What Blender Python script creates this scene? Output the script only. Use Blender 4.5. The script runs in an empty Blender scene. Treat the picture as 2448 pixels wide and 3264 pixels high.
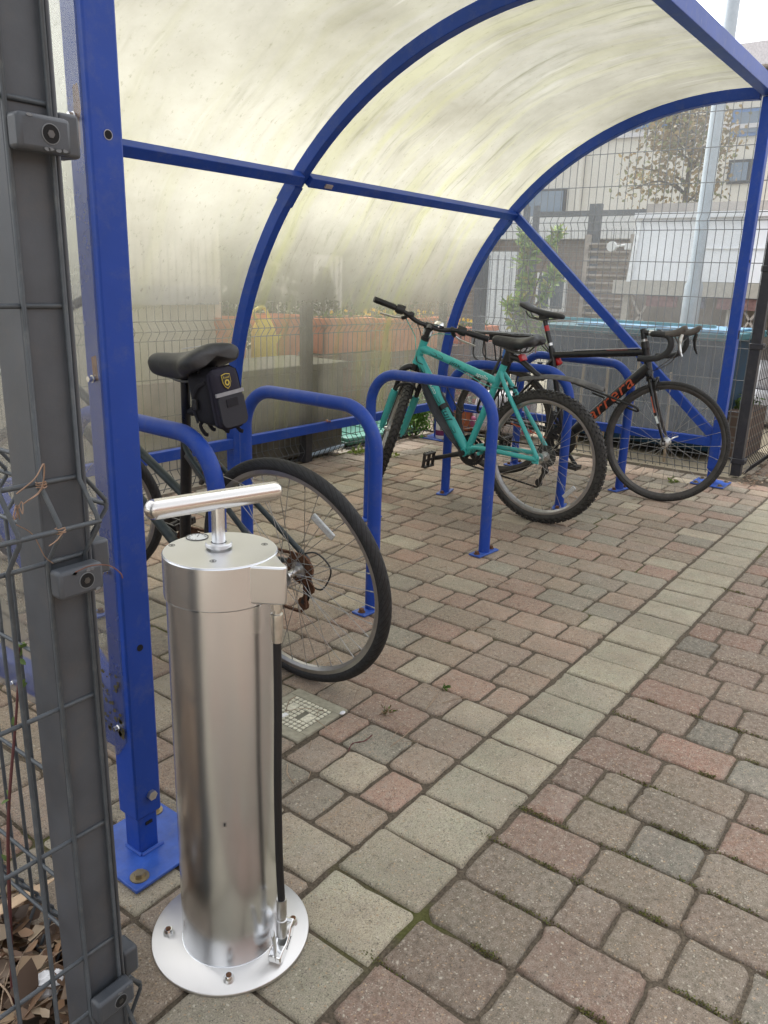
import bpy, math, random
from math import sin, cos, pi, radians as rad
from mathutils import Vector as V, Matrix
random.seed(7)
scene = bpy.context.scene
C = scene.collection

# ---------------------------------------------------------------- camera
cam_d = bpy.data.cameras.new('camera'); cam = bpy.data.objects.new('camera', cam_d); C.objects.link(cam)
YAW, PITCH, ROLL = rad(36.627), rad(16.423), rad(1.867)
fw = V((cos(YAW)*cos(PITCH), sin(YAW)*cos(PITCH), -sin(PITCH)))
rt = fw.cross(V((0, 0, 1))).normalized(); up = rt.cross(fw)
rt2 = cos(ROLL)*rt + sin(ROLL)*up; up2 = -sin(ROLL)*rt + cos(ROLL)*up
cam.matrix_world = Matrix(((rt2.x, up2.x, -fw.x, 0), (rt2.y, up2.y, -fw.y, 0), (rt2.z, up2.z, -fw.z, 1.16), (0, 0, 0, 1)))
cam_d.sensor_fit = 'HORIZONTAL'; cam_d.sensor_width = 36; cam_d.lens = 36*2505.85/2448
cam_d.clip_start = 0.02; cam_d.clip_end = 400
scene.camera = cam

# ---------------------------------------------------------------- sky, sun, exposure
world = bpy.data.worlds.new('World'); scene.world = world; world.use_nodes = True
wn = world.node_tree; wn.nodes.clear()
sky = wn.nodes.new('ShaderNodeTexSky'); sky.sky_type = 'NISHITA'; sky.sun_disc = False
SUN_EL, SUN_AZ = rad(52), rad(60)        # direction the light comes from, azimuth from +X towards +Y
sky.sun_elevation = SUN_EL; sky.sun_rotation = pi/2 - SUN_AZ
sky.air_density = 1.0; sky.dust_density = 3.0
hs = wn.nodes.new('ShaderNodeHueSaturation'); hs.inputs['Saturation'].default_value = 0.13; hs.inputs['Value'].default_value = 1.45
bg = wn.nodes.new('ShaderNodeBackground'); bg.inputs['Strength'].default_value = 0.15
wo = wn.nodes.new('ShaderNodeOutputWorld')
wn.links.new(sky.outputs[0], hs.inputs['Color']); wn.links.new(hs.outputs[0], bg.inputs['Color']); wn.links.new(bg.outputs[0], wo.inputs['Surface'])
sun_d = bpy.data.lights.new('sun', 'SUN'); sun_d.energy = 0.9; sun_d.angle = rad(25); sun_d.color = (1, .965, .91)
sun = bpy.data.objects.new('sun', sun_d); C.objects.link(sun)
sdir = V((cos(SUN_AZ)*cos(SUN_EL), sin(SUN_AZ)*cos(SUN_EL), sin(SUN_EL)))
sun.rotation_euler = sdir.to_track_quat('Z', 'Y').to_euler()
vs = scene.view_settings; vs.view_transform = 'Standard'; vs.look = 'None'; vs.gamma = 1; vs.exposure = 1.17
scene.cycles.max_bounces = 10; scene.cycles.transparent_max_bounces = 24
scene.cycles.diffuse_bounces = 4; scene.cycles.glossy_bounces = 4
scene.cycles.caustics_reflective = False; scene.cycles.caustics_refractive = False

# ---------------------------------------------------------------- materials
MATS = {}
class NT:
    def __init__(s, name):
        s.m = bpy.data.materials.new(name); s.m.use_nodes = True; s.t = s.m.node_tree; s.t.nodes.clear()
        s.out = s.n('OutputMaterial')
    def n(s, kind, **kw):
        nd = s.t.nodes.new('ShaderNode'+kind)
        for k, v in kw.items():
            if hasattr(nd, k) and k not in nd.inputs: setattr(nd, k, v)
            else: nd.inputs[k].default_value = v
        return nd
    def l(s, a, b): s.t.links.new(a, b)
    def coord(s, scale=(1, 1, 1), kind='Object'):
        tc = s.n('TexCoord'); mp = s.n('Mapping'); mp.inputs['Scale'].default_value = scale
        s.l(tc.outputs[kind], mp.inputs['Vector']); return mp.outputs[0]
    def noise(s, scale, detail=4, rough=.55, vec=None, sc3=None, kind='Object'):
        nz = s.n('TexNoise'); nz.inputs['Scale'].default_value = scale; nz.inputs['Detail'].default_value = detail; nz.inputs['Roughness'].default_value = rough
        s.l(vec if vec is not None else s.coord(sc3 or (1, 1, 1), kind), nz.inputs['Vector']); return nz.outputs['Fac']
    def ramp(s, fac, stops):
        r = s.n('ValToRGB'); e = r.color_ramp.elements
        while len(e) < len(stops): e.new(0.5)
        for i, (p, c) in enumerate(stops):
            e[i].position = p; e[i].color = (c, c, c, 1) if not hasattr(c, '__len__') else (*c, 1)
        s.l(fac, r.inputs[0]); return r.outputs[0]
    def mix(s, fac, a, b, mode='MIX'):
        m = s.n('Mix'); m.data_type = 'RGBA'; m.blend_type = mode
        for sock, v in ((m.inputs[0], fac), (m.inputs[6], a), (m.inputs[7], b)):
            if isinstance(v, (int, float)): sock.default_value = v
            elif isinstance(v, tuple): sock.default_value = (*v, 1)
            else: s.l(v, sock)
        return m.outputs[2]
    def math(s, op, a, b=0.0, c=0.0):
        m = s.n('Math'); m.operation = op
        for i, v in enumerate((a, b, c)):
            if isinstance(v, (int, float)): m.inputs[i].default_value = v
            else: s.l(v, m.inputs[i])
        return m.outputs[0]
    def bump(s, h, strength=.3, dist=.002):
        b = s.n('Bump'); b.inputs['Strength'].default_value = strength; b.inputs['Distance'].default_value = dist
        s.l(h, b.inputs['Height']); return b.outputs[0]
    def pbsdf(s, color, rough=.5, metal=0., normal=None, **kw):
        p = s.n('BsdfPrincipled')
        for k, v in (('Base Color', color), ('Roughness', rough), ('Metallic', metal)):
            if isinstance(v, tuple): p.inputs[k].default_value = (*v, 1)
            elif isinstance(v, (int, float)): p.inputs[k].default_value = v
            else: s.l(v, p.inputs[k])
        for k, v in kw.items():
            kk = k.replace('_', ' ')
            if isinstance(v, tuple): p.inputs[kk].default_value = (*v, 1)
            else: p.inputs[kk].default_value = v
        if normal is not None: s.l(normal, p.inputs['Normal'])
        return p
    def done(s, sh): s.l(sh.outputs[0] if hasattr(sh, 'outputs') else sh, s.out.inputs['Surface']); return s.m

def mat(name, col, rough=.5, metal=0., var=.15, vscale=25, bump=0, bscale=150, dirt=None, dirt_amt=.35, dscale=9, **kw):
    if name in MATS: return MATS[name]
    t = NT(name)
    f = t.noise(vscale, 5, .6)
    a = tuple(min(1, c*(1+var)) for c in col); b = tuple(c*(1-var) for c in col)
    c = t.mix(t.ramp(f, [(.3, 0), (.7, 1)]), b, a)
    if dirt:
        g = t.ramp(t.noise(dscale, 8, .72), [(.5, 0), (.78, 1)])
        c = t.mix(t.math('MULTIPLY', g, dirt_amt), c, dirt)
    nrm = t.bump(t.noise(bscale, 4, .6), bump, .001) if bump else None
    r = t.math('ADD', t.math('MULTIPLY', f, .18), rough-.09)
    MATS[name] = t.done(t.pbsdf(c, r, metal, nrm, **kw)); return MATS[name]

def blue_paint():
    t = NT('blue_paint'); v = t.coord()
    c = t.mix(t.ramp(t.noise(5, 4, .6, v), [(.3, 0), (.7, 1)]), (.010, .052, .31), (.015, .064, .38))
    c = t.mix(t.math('MULTIPLY', t.ramp(t.noise(17, 8, .75, v), [(.5, 0), (.75, 1)]), .35), c, (.14, .16, .24))
    sc = t.noise(1, 5, .6, sc3=(90, 90, 12)); c = t.mix(t.math('MULTIPLY', t.ramp(sc, [(.70, 0), (.74, 1)]), .5), c, (.22, .25, .36))
    ch = t.ramp(t.noise(38, 6, .7, v), [(.73, 0), (.745, 1)]); c = t.mix(t.math('MULTIPLY', ch, .8), c, (.30, .28, .27))
    return t.done(t.pbsdf(c, .46, 0., t.bump(t.noise(260, 4, .6, v), .06, .001), Specular_IOR_Level=.35))
BLUE = blue_paint()
BLUE_PLATE = mat('blue_plate_paint', (.035, .10, .42), .35, var=.2, dirt=(.2, .22, .26), dirt_amt=.5, dscale=14)
GREY_PAINT = mat('grey_powder_coat', (.066, .074, .086), .48, var=.2, vscale=12, dirt=(.11, .10, .09), dirt_amt=.45, dscale=17, bump=.12, bscale=400)
WIRE = mat('wire_coating', (.055, .065, .075), .5, var=.2, dirt=(.2, .21, .2), dirt_amt=.4, dscale=40)
WIRE_FAR = mat('fence_wire', (.11, .115, .115), .6, var=.2)
POST_DARK = mat('dark_post_paint', (.03, .03, .034), .55, var=.2, dirt=(.12, .11, .1), dirt_amt=.35, dscale=12)
ZINC = mat('zinc', (.62, .6, .55), .35, 1., var=.15, vscale=60)
RUSTY = mat('rusty_steel', (.16, .08, .045), .75, .5, var=.4, vscale=80, bump=.4, bscale=300)
CHROME = mat('chrome', (.78, .78, .77), .12, 1., var=.05)
ALU = mat('aluminium', (.6, .6, .59), .32, 1., var=.1, vscale=70)
STEEL_DARK = mat('dark_steel', (.12, .12, .12), .4, .9, var=.2)
BLACK = mat('black_plastic', (.014, .014, .015), .42, var=.3, dirt=(.08, .075, .07), dirt_amt=.35, dscale=60)
BLACK_PAINT = mat('black_paint', (.010, .010, .012), .3, var=.3, dirt=(.07, .065, .06), dirt_amt=.35, dscale=30)
FABRIC = mat('black_fabric', (.013, .012, .017), .88, var=.3, vscale=90, bump=.5, bscale=900)
SADDLE = mat('saddle_leather', (.022, .023, .026), .46, var=.35, vscale=30, bump=.25, bscale=700, dirt=(.12, .12, .115), dirt_amt=.35, dscale=28)
TEAL = mat('teal_paint', (.055, .42, .40), .3, var=.08, vscale=9, dirt=(.1, .2, .17), dirt_amt=.35, dscale=40)
TEAL_DARK = mat('teal_graphics', (.012, .06, .065), .35)
HYB = mat('dark_green_frame', (.022, .034, .037), .42, var=.25, dirt=(.09, .095, .08), dirt_amt=.65, dscale=35, bump=.2)
RUBBER = mat('rubber', (.018, .018, .018), .72, var=.35, vscale=70, dirt=(.075, .07, .06), dirt_amt=.5, dscale=45, bump=.3, bscale=300)
RIM_DARK = mat('rim_dark', (.10, .095, .09), .4, .8, var=.2)
RIM_SILVER = mat('rim_silver', (.42, .41, .40), .35, .95, var=.12)
ORANGE = mat('orange_letters', (.50, .095, .04), .4)
RED = mat('red_plastic', (.45, .012, .015), .3, var=.2)
WHITE = mat('white_plastic', (.75, .75, .74), .35, var=.06)
WHITE_LET = mat('pale_letters', (.68, .75, .74), .4, var=.05)
YELLOW_MARK = mat('yellow_print', (.55, .42, .06), .6)
REFL = mat('clear_reflector', (.55, .57, .57), .15, .3, var=.2, vscale=200)
BLUE_PLASTIC = mat('blue_plastic', (.03, .16, .55), .4, var=.15)

def brushed(name, col, rough, axis=None, amt=.06):
    t = NT(name)
    f = t.noise(1, 3, .6, sc3=axis or (300, 300, 300))
    g = t.noise(5, 4, .55, sc3=(1, 1, .6))
    c = t.mix(t.math('MULTIPLY', t.ramp(g, [(.60, 0), (.8, 1)]), .22), col, (.50, .43, .34))
    p = t.pbsdf(c, rough, 1., None, Anisotropic=.6)
    MATS[name] = t.done(p); return MATS[name]
PUMP_TUBE = brushed('brushed_steel', (.79, .81, .84), .25, (20, 20, 1500))
PUMP_TOP = brushed('satin_steel', (.68, .685, .69), .33)
PUMP_PLATE = brushed('satin_plate', (.64, .63, .615), .42)

def tyre_mat(name, col, n, amt, knob=False):
    t = NT(name)
    uv = t.n('UVMap'); sp = t.n('SeparateXYZ'); t.l(uv.outputs[0], sp.inputs[0])
    u, v = sp.outputs[0], sp.outputs[1]
    d = t.math('ABSOLUTE', t.math('SUBTRACT', v, .5))
    ph = t.math('ADD', t.math('MULTIPLY', u, n), t.math('MULTIPLY', d, amt))
    w = t.math('FRACT', ph)
    groove = t.ramp(w, [(.0, 0), (.24, 0), (.32, 1), (1, 1)])
    inside = t.ramp(d, [(.0, 1), (.24, 1), (.27, 0), (1, 0)])
    h = t.math('SUBTRACT', 1, t.math('MULTIPLY', t.math('SUBTRACT', 1, groove), inside))
    nz = t.noise(60, 6, .7)
    c = t.mix(t.ramp(nz, [(.4, 0), (.75, 1)]), tuple(x*.8 for x in col), tuple(x*2.2 for x in col))
    c = t.mix(t.math('MULTIPLY', t.math('SUBTRACT', 1, h), .7), c, (.004, .004, .004))
    MATS[name] = t.done(t.pbsdf(c, .68, 0., t.bump(h, .8, .0025))); return MATS[name]
TYRE_HYB = tyre_mat('herringbone_tyre', (.015, .015, .016), 84, 9)
TYRE_ROAD = tyre_mat('road_tyre', (.022, .021, .02), 150, 2)
TYRE_MTB = tyre_mat('knobbly_tyre', (.026, .025, .023), 60, 4)

def sheet_mat(name, roof=True):
    t = NT(name)
    if roof:
        uv = t.n('UVMap'); mp = t.n('Mapping'); t.l(uv.outputs[0], mp.inputs[0]); mp.inputs['Scale'].default_value = (1, 1, 1)
        # gentle warp so that streaks are not straight
        wz = t.n('TexNoise'); wz.inputs['Scale'].default_value = 1.3; wz.inputs['Detail'].default_value = 2; t.l(mp.outputs[0], wz.inputs['Vector'])
        ad = t.n('VectorMath'); ad.operation = 'MULTIPLY_ADD'; ad.inputs[1].default_value = (.22, .05, 0); t.l(wz.outputs['Color'], ad.inputs[0]); t.l(mp.outputs[0], ad.inputs[2])
        def st(sx, sy, sc, det=6, ro=.65, off=0):
            m2 = t.n('Mapping'); m2.inputs['Scale'].default_value = (sx, sy, 1); m2.inputs['Location'].default_value = (off, off, 0); t.l(ad.outputs[0], m2.inputs[0])
            nz = t.n('TexNoise'); nz.inputs['Scale'].default_value = sc; nz.inputs['Detail'].default_value = det; nz.inputs['Roughness'].default_value = ro
            t.l(m2.outputs[0], nz.inputs['Vector']); return nz.outputs['Fac']
        sp = t.n('SeparateXYZ'); t.l(uv.outputs[0], sp.inputs[0])
        along, arc = sp.outputs[0], sp.outputs[1]      # metres along the shelter, metres up the arc (0 = bottom)
        streak = st(3.2, .38, 1.6)
        fine = st(13, 1.1, 1.5, 8, .7, 3)
        blot = st(1.1, 1.1, 1.6, 7, .65, 7)
        speck = st(30, 16, 1.5, 6, .75, 11)
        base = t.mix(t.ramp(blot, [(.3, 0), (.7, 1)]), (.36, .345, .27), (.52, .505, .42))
        top_ = t.n('MapRange'); top_.inputs[1].default_value = 1.2; top_.inputs[2].default_value = 2.3; top_.inputs[3].default_value = 0.; top_.inputs[4].default_value = .62; t.l(arc, top_.inputs[0])  # shade put into the colour: darker up the arc to curb roof glow
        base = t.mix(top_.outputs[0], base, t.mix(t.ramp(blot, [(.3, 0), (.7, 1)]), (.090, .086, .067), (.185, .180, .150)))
        # the far bay is streakier than the near one
        bay = t.ramp(along, [(.0, 0), (.001, .45), (1, 1)])
        m = t.n('MapRange'); m.inputs[1].default_value = 1.9; m.inputs[2].default_value = 2.4; m.inputs[3].default_value = .3; m.inputs[4].default_value = 1.; t.l(along, m.inputs[0]); bayf = m.outputs[0]
        green = t.math('MULTIPLY', t.ramp(streak, [(.48, 0), (.66, 1)]), bayf)
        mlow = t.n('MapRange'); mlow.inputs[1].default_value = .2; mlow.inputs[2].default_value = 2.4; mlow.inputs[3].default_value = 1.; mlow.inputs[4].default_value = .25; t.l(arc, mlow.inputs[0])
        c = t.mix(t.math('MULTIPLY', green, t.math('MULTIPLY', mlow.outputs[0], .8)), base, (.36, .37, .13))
        dark = t.math('MULTIPLY', t.ramp(fine, [(.54, 0), (.72, 1)]), bayf)
        c = t.mix(t.math('MULTIPLY', dark, .7), c, (.12, .12, .07))
        c = t.mix(t.math('MULTIPLY', t.ramp(speck, [(.58, 0), (.68, 1)]), .6), c, (.16, .15, .09))
        pale = t.ramp(st(6, .5, 1.4, 4, .6, 21), [(.62, 0), (.7, 1)])
        c = t.mix(t.math('MULTIPLY', pale, .22), c, (.60, .59, .54))
        tr = t.n('BsdfTransparent'); t.l(t.mix(.55, c, (.94, .94, .89)), tr.inputs[0])
        tl = t.n('BsdfTranslucent'); t.l(c, tl.inputs[0])
        df = t.n('BsdfDiffuse'); t.l(t.mix(.5, c, (.30, .29, .22)), df.inputs[0])
        m1 = t.n('MixShader'); m1.inputs[0].default_value = .25; t.l(tl.outputs[0], m1.inputs[1]); t.l(df.outputs[0], m1.inputs[2])
        m2 = t.n('MixShader'); t.l(m1.outputs[0], m2.inputs[1]); t.l(tr.outputs[0], m2.inputs[2])
        mt_ = t.n('MapRange'); mt_.inputs[1].default_value = .6; mt_.inputs[2].default_value = 1.38; mt_.inputs[3].default_value = .68; mt_.inputs[4].default_value = .035; t.l(arc, mt_.inputs[0])
        op = t.math('SUBTRACT', mt_.outputs[0], t.math('MULTIPLY', t.math('ADD', t.math('MULTIPLY', green, .5), t.math('MULTIPLY', dark, .6)), .28))
        t.l(op, m2.inputs[0])
        gl = t.n('BsdfGlossy'); gl.inputs['Roughness'].default_value = .22
        m3 = t.n('MixShader'); m3.inputs[0].default_value = .05; t.l(m2.outputs[0], m3.inputs[1]); t.l(gl.outputs[0], m3.inputs[2])
        MATS[name] = t.done(m3)
    else:
        nz = t.noise(1.6, 7, .7); sm = t.noise(9, 8, .75)
        sp = t.n('SeparateXYZ'); tc = t.n('TexCoord'); t.l(tc.outputs['Object'], sp.inputs[0])
        lo = t.n('MapRange'); lo.inputs[1].default_value = .25; lo.inputs[2].default_value = 1.1; lo.inputs[3].default_value = 1.; lo.inputs[4].default_value = .0; t.l(sp.outputs[2], lo.inputs[0])
        haze = t.math('ADD', t.math('MULTIPLY', t.ramp(nz, [(.35, 0), (.75, 1)]), .12), t.math('MULTIPLY', t.ramp(sm, [(.5, 0), (.8, 1)]), t.math('MULTIPLY', lo.outputs[0], .14)))
        haze = t.math('ADD', haze, .09)
        tr = t.n('BsdfTransparent'); tr.inputs[0].default_value = (.93, .95, .95, 1)
        tl = t.n('BsdfTranslucent'); tl.inputs[0].default_value = (.75, .75, .76, 1)
        df = t.n('BsdfDiffuse'); df.inputs[0].default_value = (.33, .33, .33, 1)
        m1 = t.n('MixShader'); m1.inputs[0].default_value = .5; t.l(tl.outputs[0], m1.inputs[1]); t.l(df.outputs[0], m1.inputs[2])
        m2 = t.n('MixShader'); t.l(haze, m2.inputs[0]); t.l(tr.outputs[0], m2.inputs[1]); t.l(m1.outputs[0], m2.inputs[2])
        gl = t.n('BsdfGlossy'); gl.inputs['Roughness'].default_value = .3
        fr = t.n('Fresnel'); fr.inputs[0].default_value = 1.35
        m3 = t.n('MixShader'); t.l(t.math('MULTIPLY', fr.outputs[0], .2), m3.inputs[0]); t.l(m2.outputs[0], m3.inputs[1]); t.l(gl.outputs[0], m3.inputs[2])
        MATS[name] = t.done(m3)
    return MATS[name]
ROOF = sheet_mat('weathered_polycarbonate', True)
CLEAR = sheet_mat('clear_polycarbonate', False)

def block_mat():
    t = NT('concrete_block')
    at = t.n('Attribute'); at.attribute_name = 'tint'
    v = t.coord()
    stain = t.noise(1.7, 6, .62, v); patch = t.noise(5.5, 7, .7, v)
    big = t.noise(14, 5, .6, v); mid = t.noise(70, 6, .7, v); fine = t.noise(420, 3, .7, v)
    hue = t.noise(9, 4, .55, v)
    c = t.mix(t.ramp(hue, [(.38, 0), (.64, 1)]), at.outputs['Color'], t.mix(1, at.outputs['Color'], (.94, 1.02, 1.02), 'MULTIPLY'))
    c = t.mix(t.math('MULTIPLY', t.ramp(big, [(.42, 0), (.7, 1)]), .28), c, (.17, .15, .115))
    c = t.mix(t.math('MULTIPLY', t.ramp(mid, [(.45, 0), (.60, 1)]), .5), c, (.40, .345, .28))
    c = t.mix(t.math('MULTIPLY', t.ramp(mid, [(.32, 1), (.46, 0)]), .55), c, (.07, .058, .046))
    c = t.mix(t.math('MULTIPLY', t.ramp(fine, [(.46, 0), (.6, 1)]), .5), c, (.06, .052, .042))
    c = t.mix(t.math('MULTIPLY', t.ramp(fine, [(.36, 1), (.46, 0)]), .28), c, (.42, .37, .30))
    c = t.mix(t.math('MULTIPLY', t.ramp(stain, [(.40, 1), (.62, 0)]), .30), c, (.13, .11, .085))
    c = t.mix(t.math('MULTIPLY', t.ramp(patch, [(.56, 0), (.70, 1)]), .34), c, (.40, .355, .30))
    for sc, lim, colr, amt in ((85, .14, (.58, .53, .43), .6), (140, .2, (.42, .29, .17), .7), (190, .22, (.50, .46, .38), .6), (230, .25, (.07, .062, .055), .7)):
        vo = t.n('TexVoronoi'); vo.inputs['Scale'].default_value = sc; wv = t.n('VectorMath'); wv.operation = 'MULTIPLY_ADD'; wv.inputs[1].default_value = (.012, .012, .012); nz9 = t.n('TexNoise'); nz9.inputs['Scale'].default_value = 60; t.l(v, nz9.inputs['Vector']); t.l(nz9.outputs['Color'], wv.inputs[0]); t.l(v, wv.inputs[2]); t.l(wv.outputs[0], vo.inputs['Vector'])
        sel = t.n('SeparateColor'); t.l(vo.outputs['Color'], sel.inputs[0])
        near = t.ramp(vo.outputs['Distance'], [(lim, 1), (lim+.12, 0)])
        pick = t.ramp(sel.outputs[0], [(.74, 0), (.80, 1)])
        c = t.mix(t.math('MULTIPLY', t.math('MULTIPLY', near, pick), amt), c, colr)
    h = t.math('ADD', t.math('MULTIPLY', fine, .5), mid)
    MATS['concrete_block'] = t.done(t.pbsdf(c, .88, 0., t.bump(h, .7, .004))); return MATS['concrete_block']
BLOCK = block_mat()

def joint_mat():
    t = NT('mossy_joint'); v = t.coord()
    a = t.noise(2.2, 5, .6, v); b = t.noise(160, 5, .7, v)
    c = t.mix(t.ramp(b, [(.3, 0), (.7, 1)]), (.038, .029, .020), (.17, .135, .095))
    c = t.mix(t.ramp(a, [(.57, 0), (.66, .85)]), c, t.mix(b, (.035, .045, .008), (.13, .13, .025)))
    MATS['joint'] = t.done(t.pbsdf(c, .95, 0., t.bump(b, .8, .006))); return MATS['joint']
JOINT = joint_mat()
GROUND = mat('pale_concrete_ground', (.34, .30, .235), .9, var=.18, vscale=3, bump=.4, bscale=60, dirt=(.16, .14, .1), dirt_amt=.5, dscale=2)
SOIL = mat('dark_soil', (.05, .036, .024), .95, var=.5, vscale=40, bump=.9, bscale=80)

# ---------------------------------------------------------------- mesh helpers
class MB:
    def __init__(s, T=None):
        s.v = []; s.f = []; s.sm = []; s.T = T or Matrix(); s.col = []; s.cur = None; s.uv = []
    def add(s, vs, fs, smooth=True, uvs=None):
        o = len(s.v); s.v += [s.T @ V(p) for p in vs]
        for i, f in enumerate(fs):
            s.f.append([o+k for k in f]); s.sm.append(smooth); s.col.append(s.cur)
            s.uv.append(uvs[i] if uvs else None)
    def box(s, c, sz, R=None):
        c = V(c); hx, hy, hz = (x/2 for x in sz); R = R or Matrix.Identity(3)
        p = [c + R @ V((x*hx, y*hy, z*hz)) for x in (-1, 1) for y in (-1, 1) for z in (-1, 1)]
        s.add(p, [(0, 1, 3, 2), (4, 6, 7, 5), (0, 4, 5, 1), (2, 3, 7, 6), (0, 2, 6, 4), (1, 5, 7, 3)], False)
    def bar(s, a, b, w, h, upv=(0, 0, 1)):
        a, b = V(a), V(b); d = (b-a); L = d.length; d.normalize(); u = V(upv); r = d.cross(u).normalized(); u = r.cross(d)
        s.box((a+b)/2, (L, w, h), Matrix((d, r, u)).transposed())
    def tube(s, pts, r, seg=10, closed=False, caps=True, flat=1.0, smooth=True):
        pts = [V(p) for p in pts]; n = len(pts)
        rs = r if hasattr(r, '__len__') else [r]*n
        vs = []; fs = []
        d0 = (pts[1]-pts[0]).normalized(); u = d0.orthogonal().normalized()
        if abs(d0.z) < .9: u = (V((0, 0, 1)) - d0*d0.z).normalized()
        for i, p in enumerate(pts):
            if closed: d = (pts[(i+1) % n]-pts[i-1]).normalized()
            else: d = (pts[min(i+1, n-1)]-pts[max(i-1, 0)]).normalized()
            u = (u - d*u.dot(d)).normalized(); w = d.cross(u)
            for k in range(seg):
                a = 2*pi*k/seg; vs.append(p + rs[i]*(cos(a)*w*flat + sin(a)*u))
        m = n if closed else n-1
        for i in range(m):
            for k in range(seg):
                a, b = i*seg+k, i*seg+(k+1) % seg; c, d_ = ((i+1) % n)*seg+(k+1) % seg, ((i+1) % n)*seg+k
                fs.append((a, b, c, d_))
        if caps and not closed: fs.append(tuple(range(seg-1, -1, -1))); fs.append(tuple((n-1)*seg+k for k in range(seg)))
        s.add(vs, fs, smooth)
    def cyl(s, a, b, r, r2=None, seg=20): s.tube([a, b], [r, r if r2 is None else r2], seg)
    def lathe(s, prof, c=(0, 0, 0), axis=(0, 0, 1), seg=40, closed=False, uv=False):
        ax = V(axis).normalized(); u = ax.orthogonal().normalized(); w = ax.cross(u); c = V(c); vs = []; fs = []; us = []
        n = len(prof)
        for k in range(seg):
            a = 2*pi*k/seg; e = cos(a)*u + sin(a)*w
            for (r, z) in prof: vs.append(c + r*e + z*ax)
        for k in range(seg):
            k2 = (k+1) % seg
            for i in range(n if closed else n-1):
                j = (i+1) % n
                fs.append((k*n+i, k2*n+i, k2*n+j, k*n+j))
                us.append(((k/seg, i/n), ((k+1)/seg, i/n), ((k+1)/seg, (i+1)/n), (k/seg, (i+1)/n)))
        s.add(vs, fs, True, us if uv else None)
    def ball(s, c, r, seg=12, rings=8, R=None):
        r = (r, r, r) if not hasattr(r, '__len__') else r; c = V(c); R = R or Matrix.Identity(3); vs = []; fs = []
        for i in range(rings+1):
            t = pi*i/rings
            for k in range(seg):
                a = 2*pi*k/seg; vs.append(c + R @ V((r[0]*sin(t)*cos(a), r[1]*sin(t)*sin(a), r[2]*cos(t))))
        for i in range(rings):
            for k in range(seg): fs.append((i*seg+k, (i+1)*seg+k, (i+1)*seg+(k+1) % seg, i*seg+(k+1) % seg))
        s.add(vs, fs)
    def prism(s, outline, z0, z1, F=None, smooth=False):
        F = F or Matrix(); n = len(outline)
        vs = [F @ V((x, y, z0)) for x, y in outline] + [F @ V((x, y, z1)) for x, y in outline]
        fs = [tuple(range(n-1, -1, -1)), tuple(range(n, 2*n))] + [(i, (i+1) % n, n+(i+1) % n, n+i) for i in range(n)]
        s.add(vs, fs, smooth)
    def grid(s, fn, nu, nv, uvfn=None, flip=False):
        vs = [fn(i/nu, j/nv) for i in range(nu+1) for j in range(nv+1)]; fs = []; us = []
        for i in range(nu):
            for j in range(nv):
                a = i*(nv+1)+j; f = (a, a+nv+1, a+nv+2, a+1); fs.append(f)
                if uvfn: us.append((uvfn(i/nu, j/nv), uvfn((i+1)/nu, j/nv), uvfn((i+1)/nu, (j+1)/nv), uvfn(i/nu, (j+1)/nv)))
        s.add(vs, fs, True, us if uvfn else None)
    def build(s, name, m, parent=None, bevel=0, angle=40, solid=0, loc=None):
        me = bpy.data.meshes.new(name); me.from_pydata([tuple(p) for p in s.v], [], s.f)
        me.polygons.foreach_set('use_smooth', s.sm)
        if any(c is not None for c in s.col):
            at = me.color_attributes.new('tint', 'FLOAT_COLOR', 'CORNER'); d = []
            for f, c in zip(s.f, s.col):
                for _ in f: d += [*(c or (1, 1, 1)), 1]
            at.data.foreach_set('color', d)
        if any(u is not None for u in s.uv):
            ul = me.uv_layers.new(name='UVMap'); d = []
            for f, u in zip(s.f, s.uv):
                for k in range(len(f)): d += list(u[k]) if u else [0, 0]
            ul.data.foreach_set('uv', d)
        me.materials.append(m)
        try: me.set_sharp_from_angle(angle=rad(angle))
        except Exception: pass
        me.update()
        o = bpy.data.objects.new(name, me); C.objects.link(o)
        if parent is not None: o.parent = parent
        if loc is not None: o.location = loc
        if solid:
            md = o.modifiers.new('solid', 'SOLIDIFY'); md.thickness = solid; md.offset = 0
        if bevel:
            md = o.modifiers.new('bevel', 'BEVEL'); md.width = bevel; md.segments = 2; md.limit_method = 'ANGLE'; md.angle_limit = rad(50)
        return o

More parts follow.
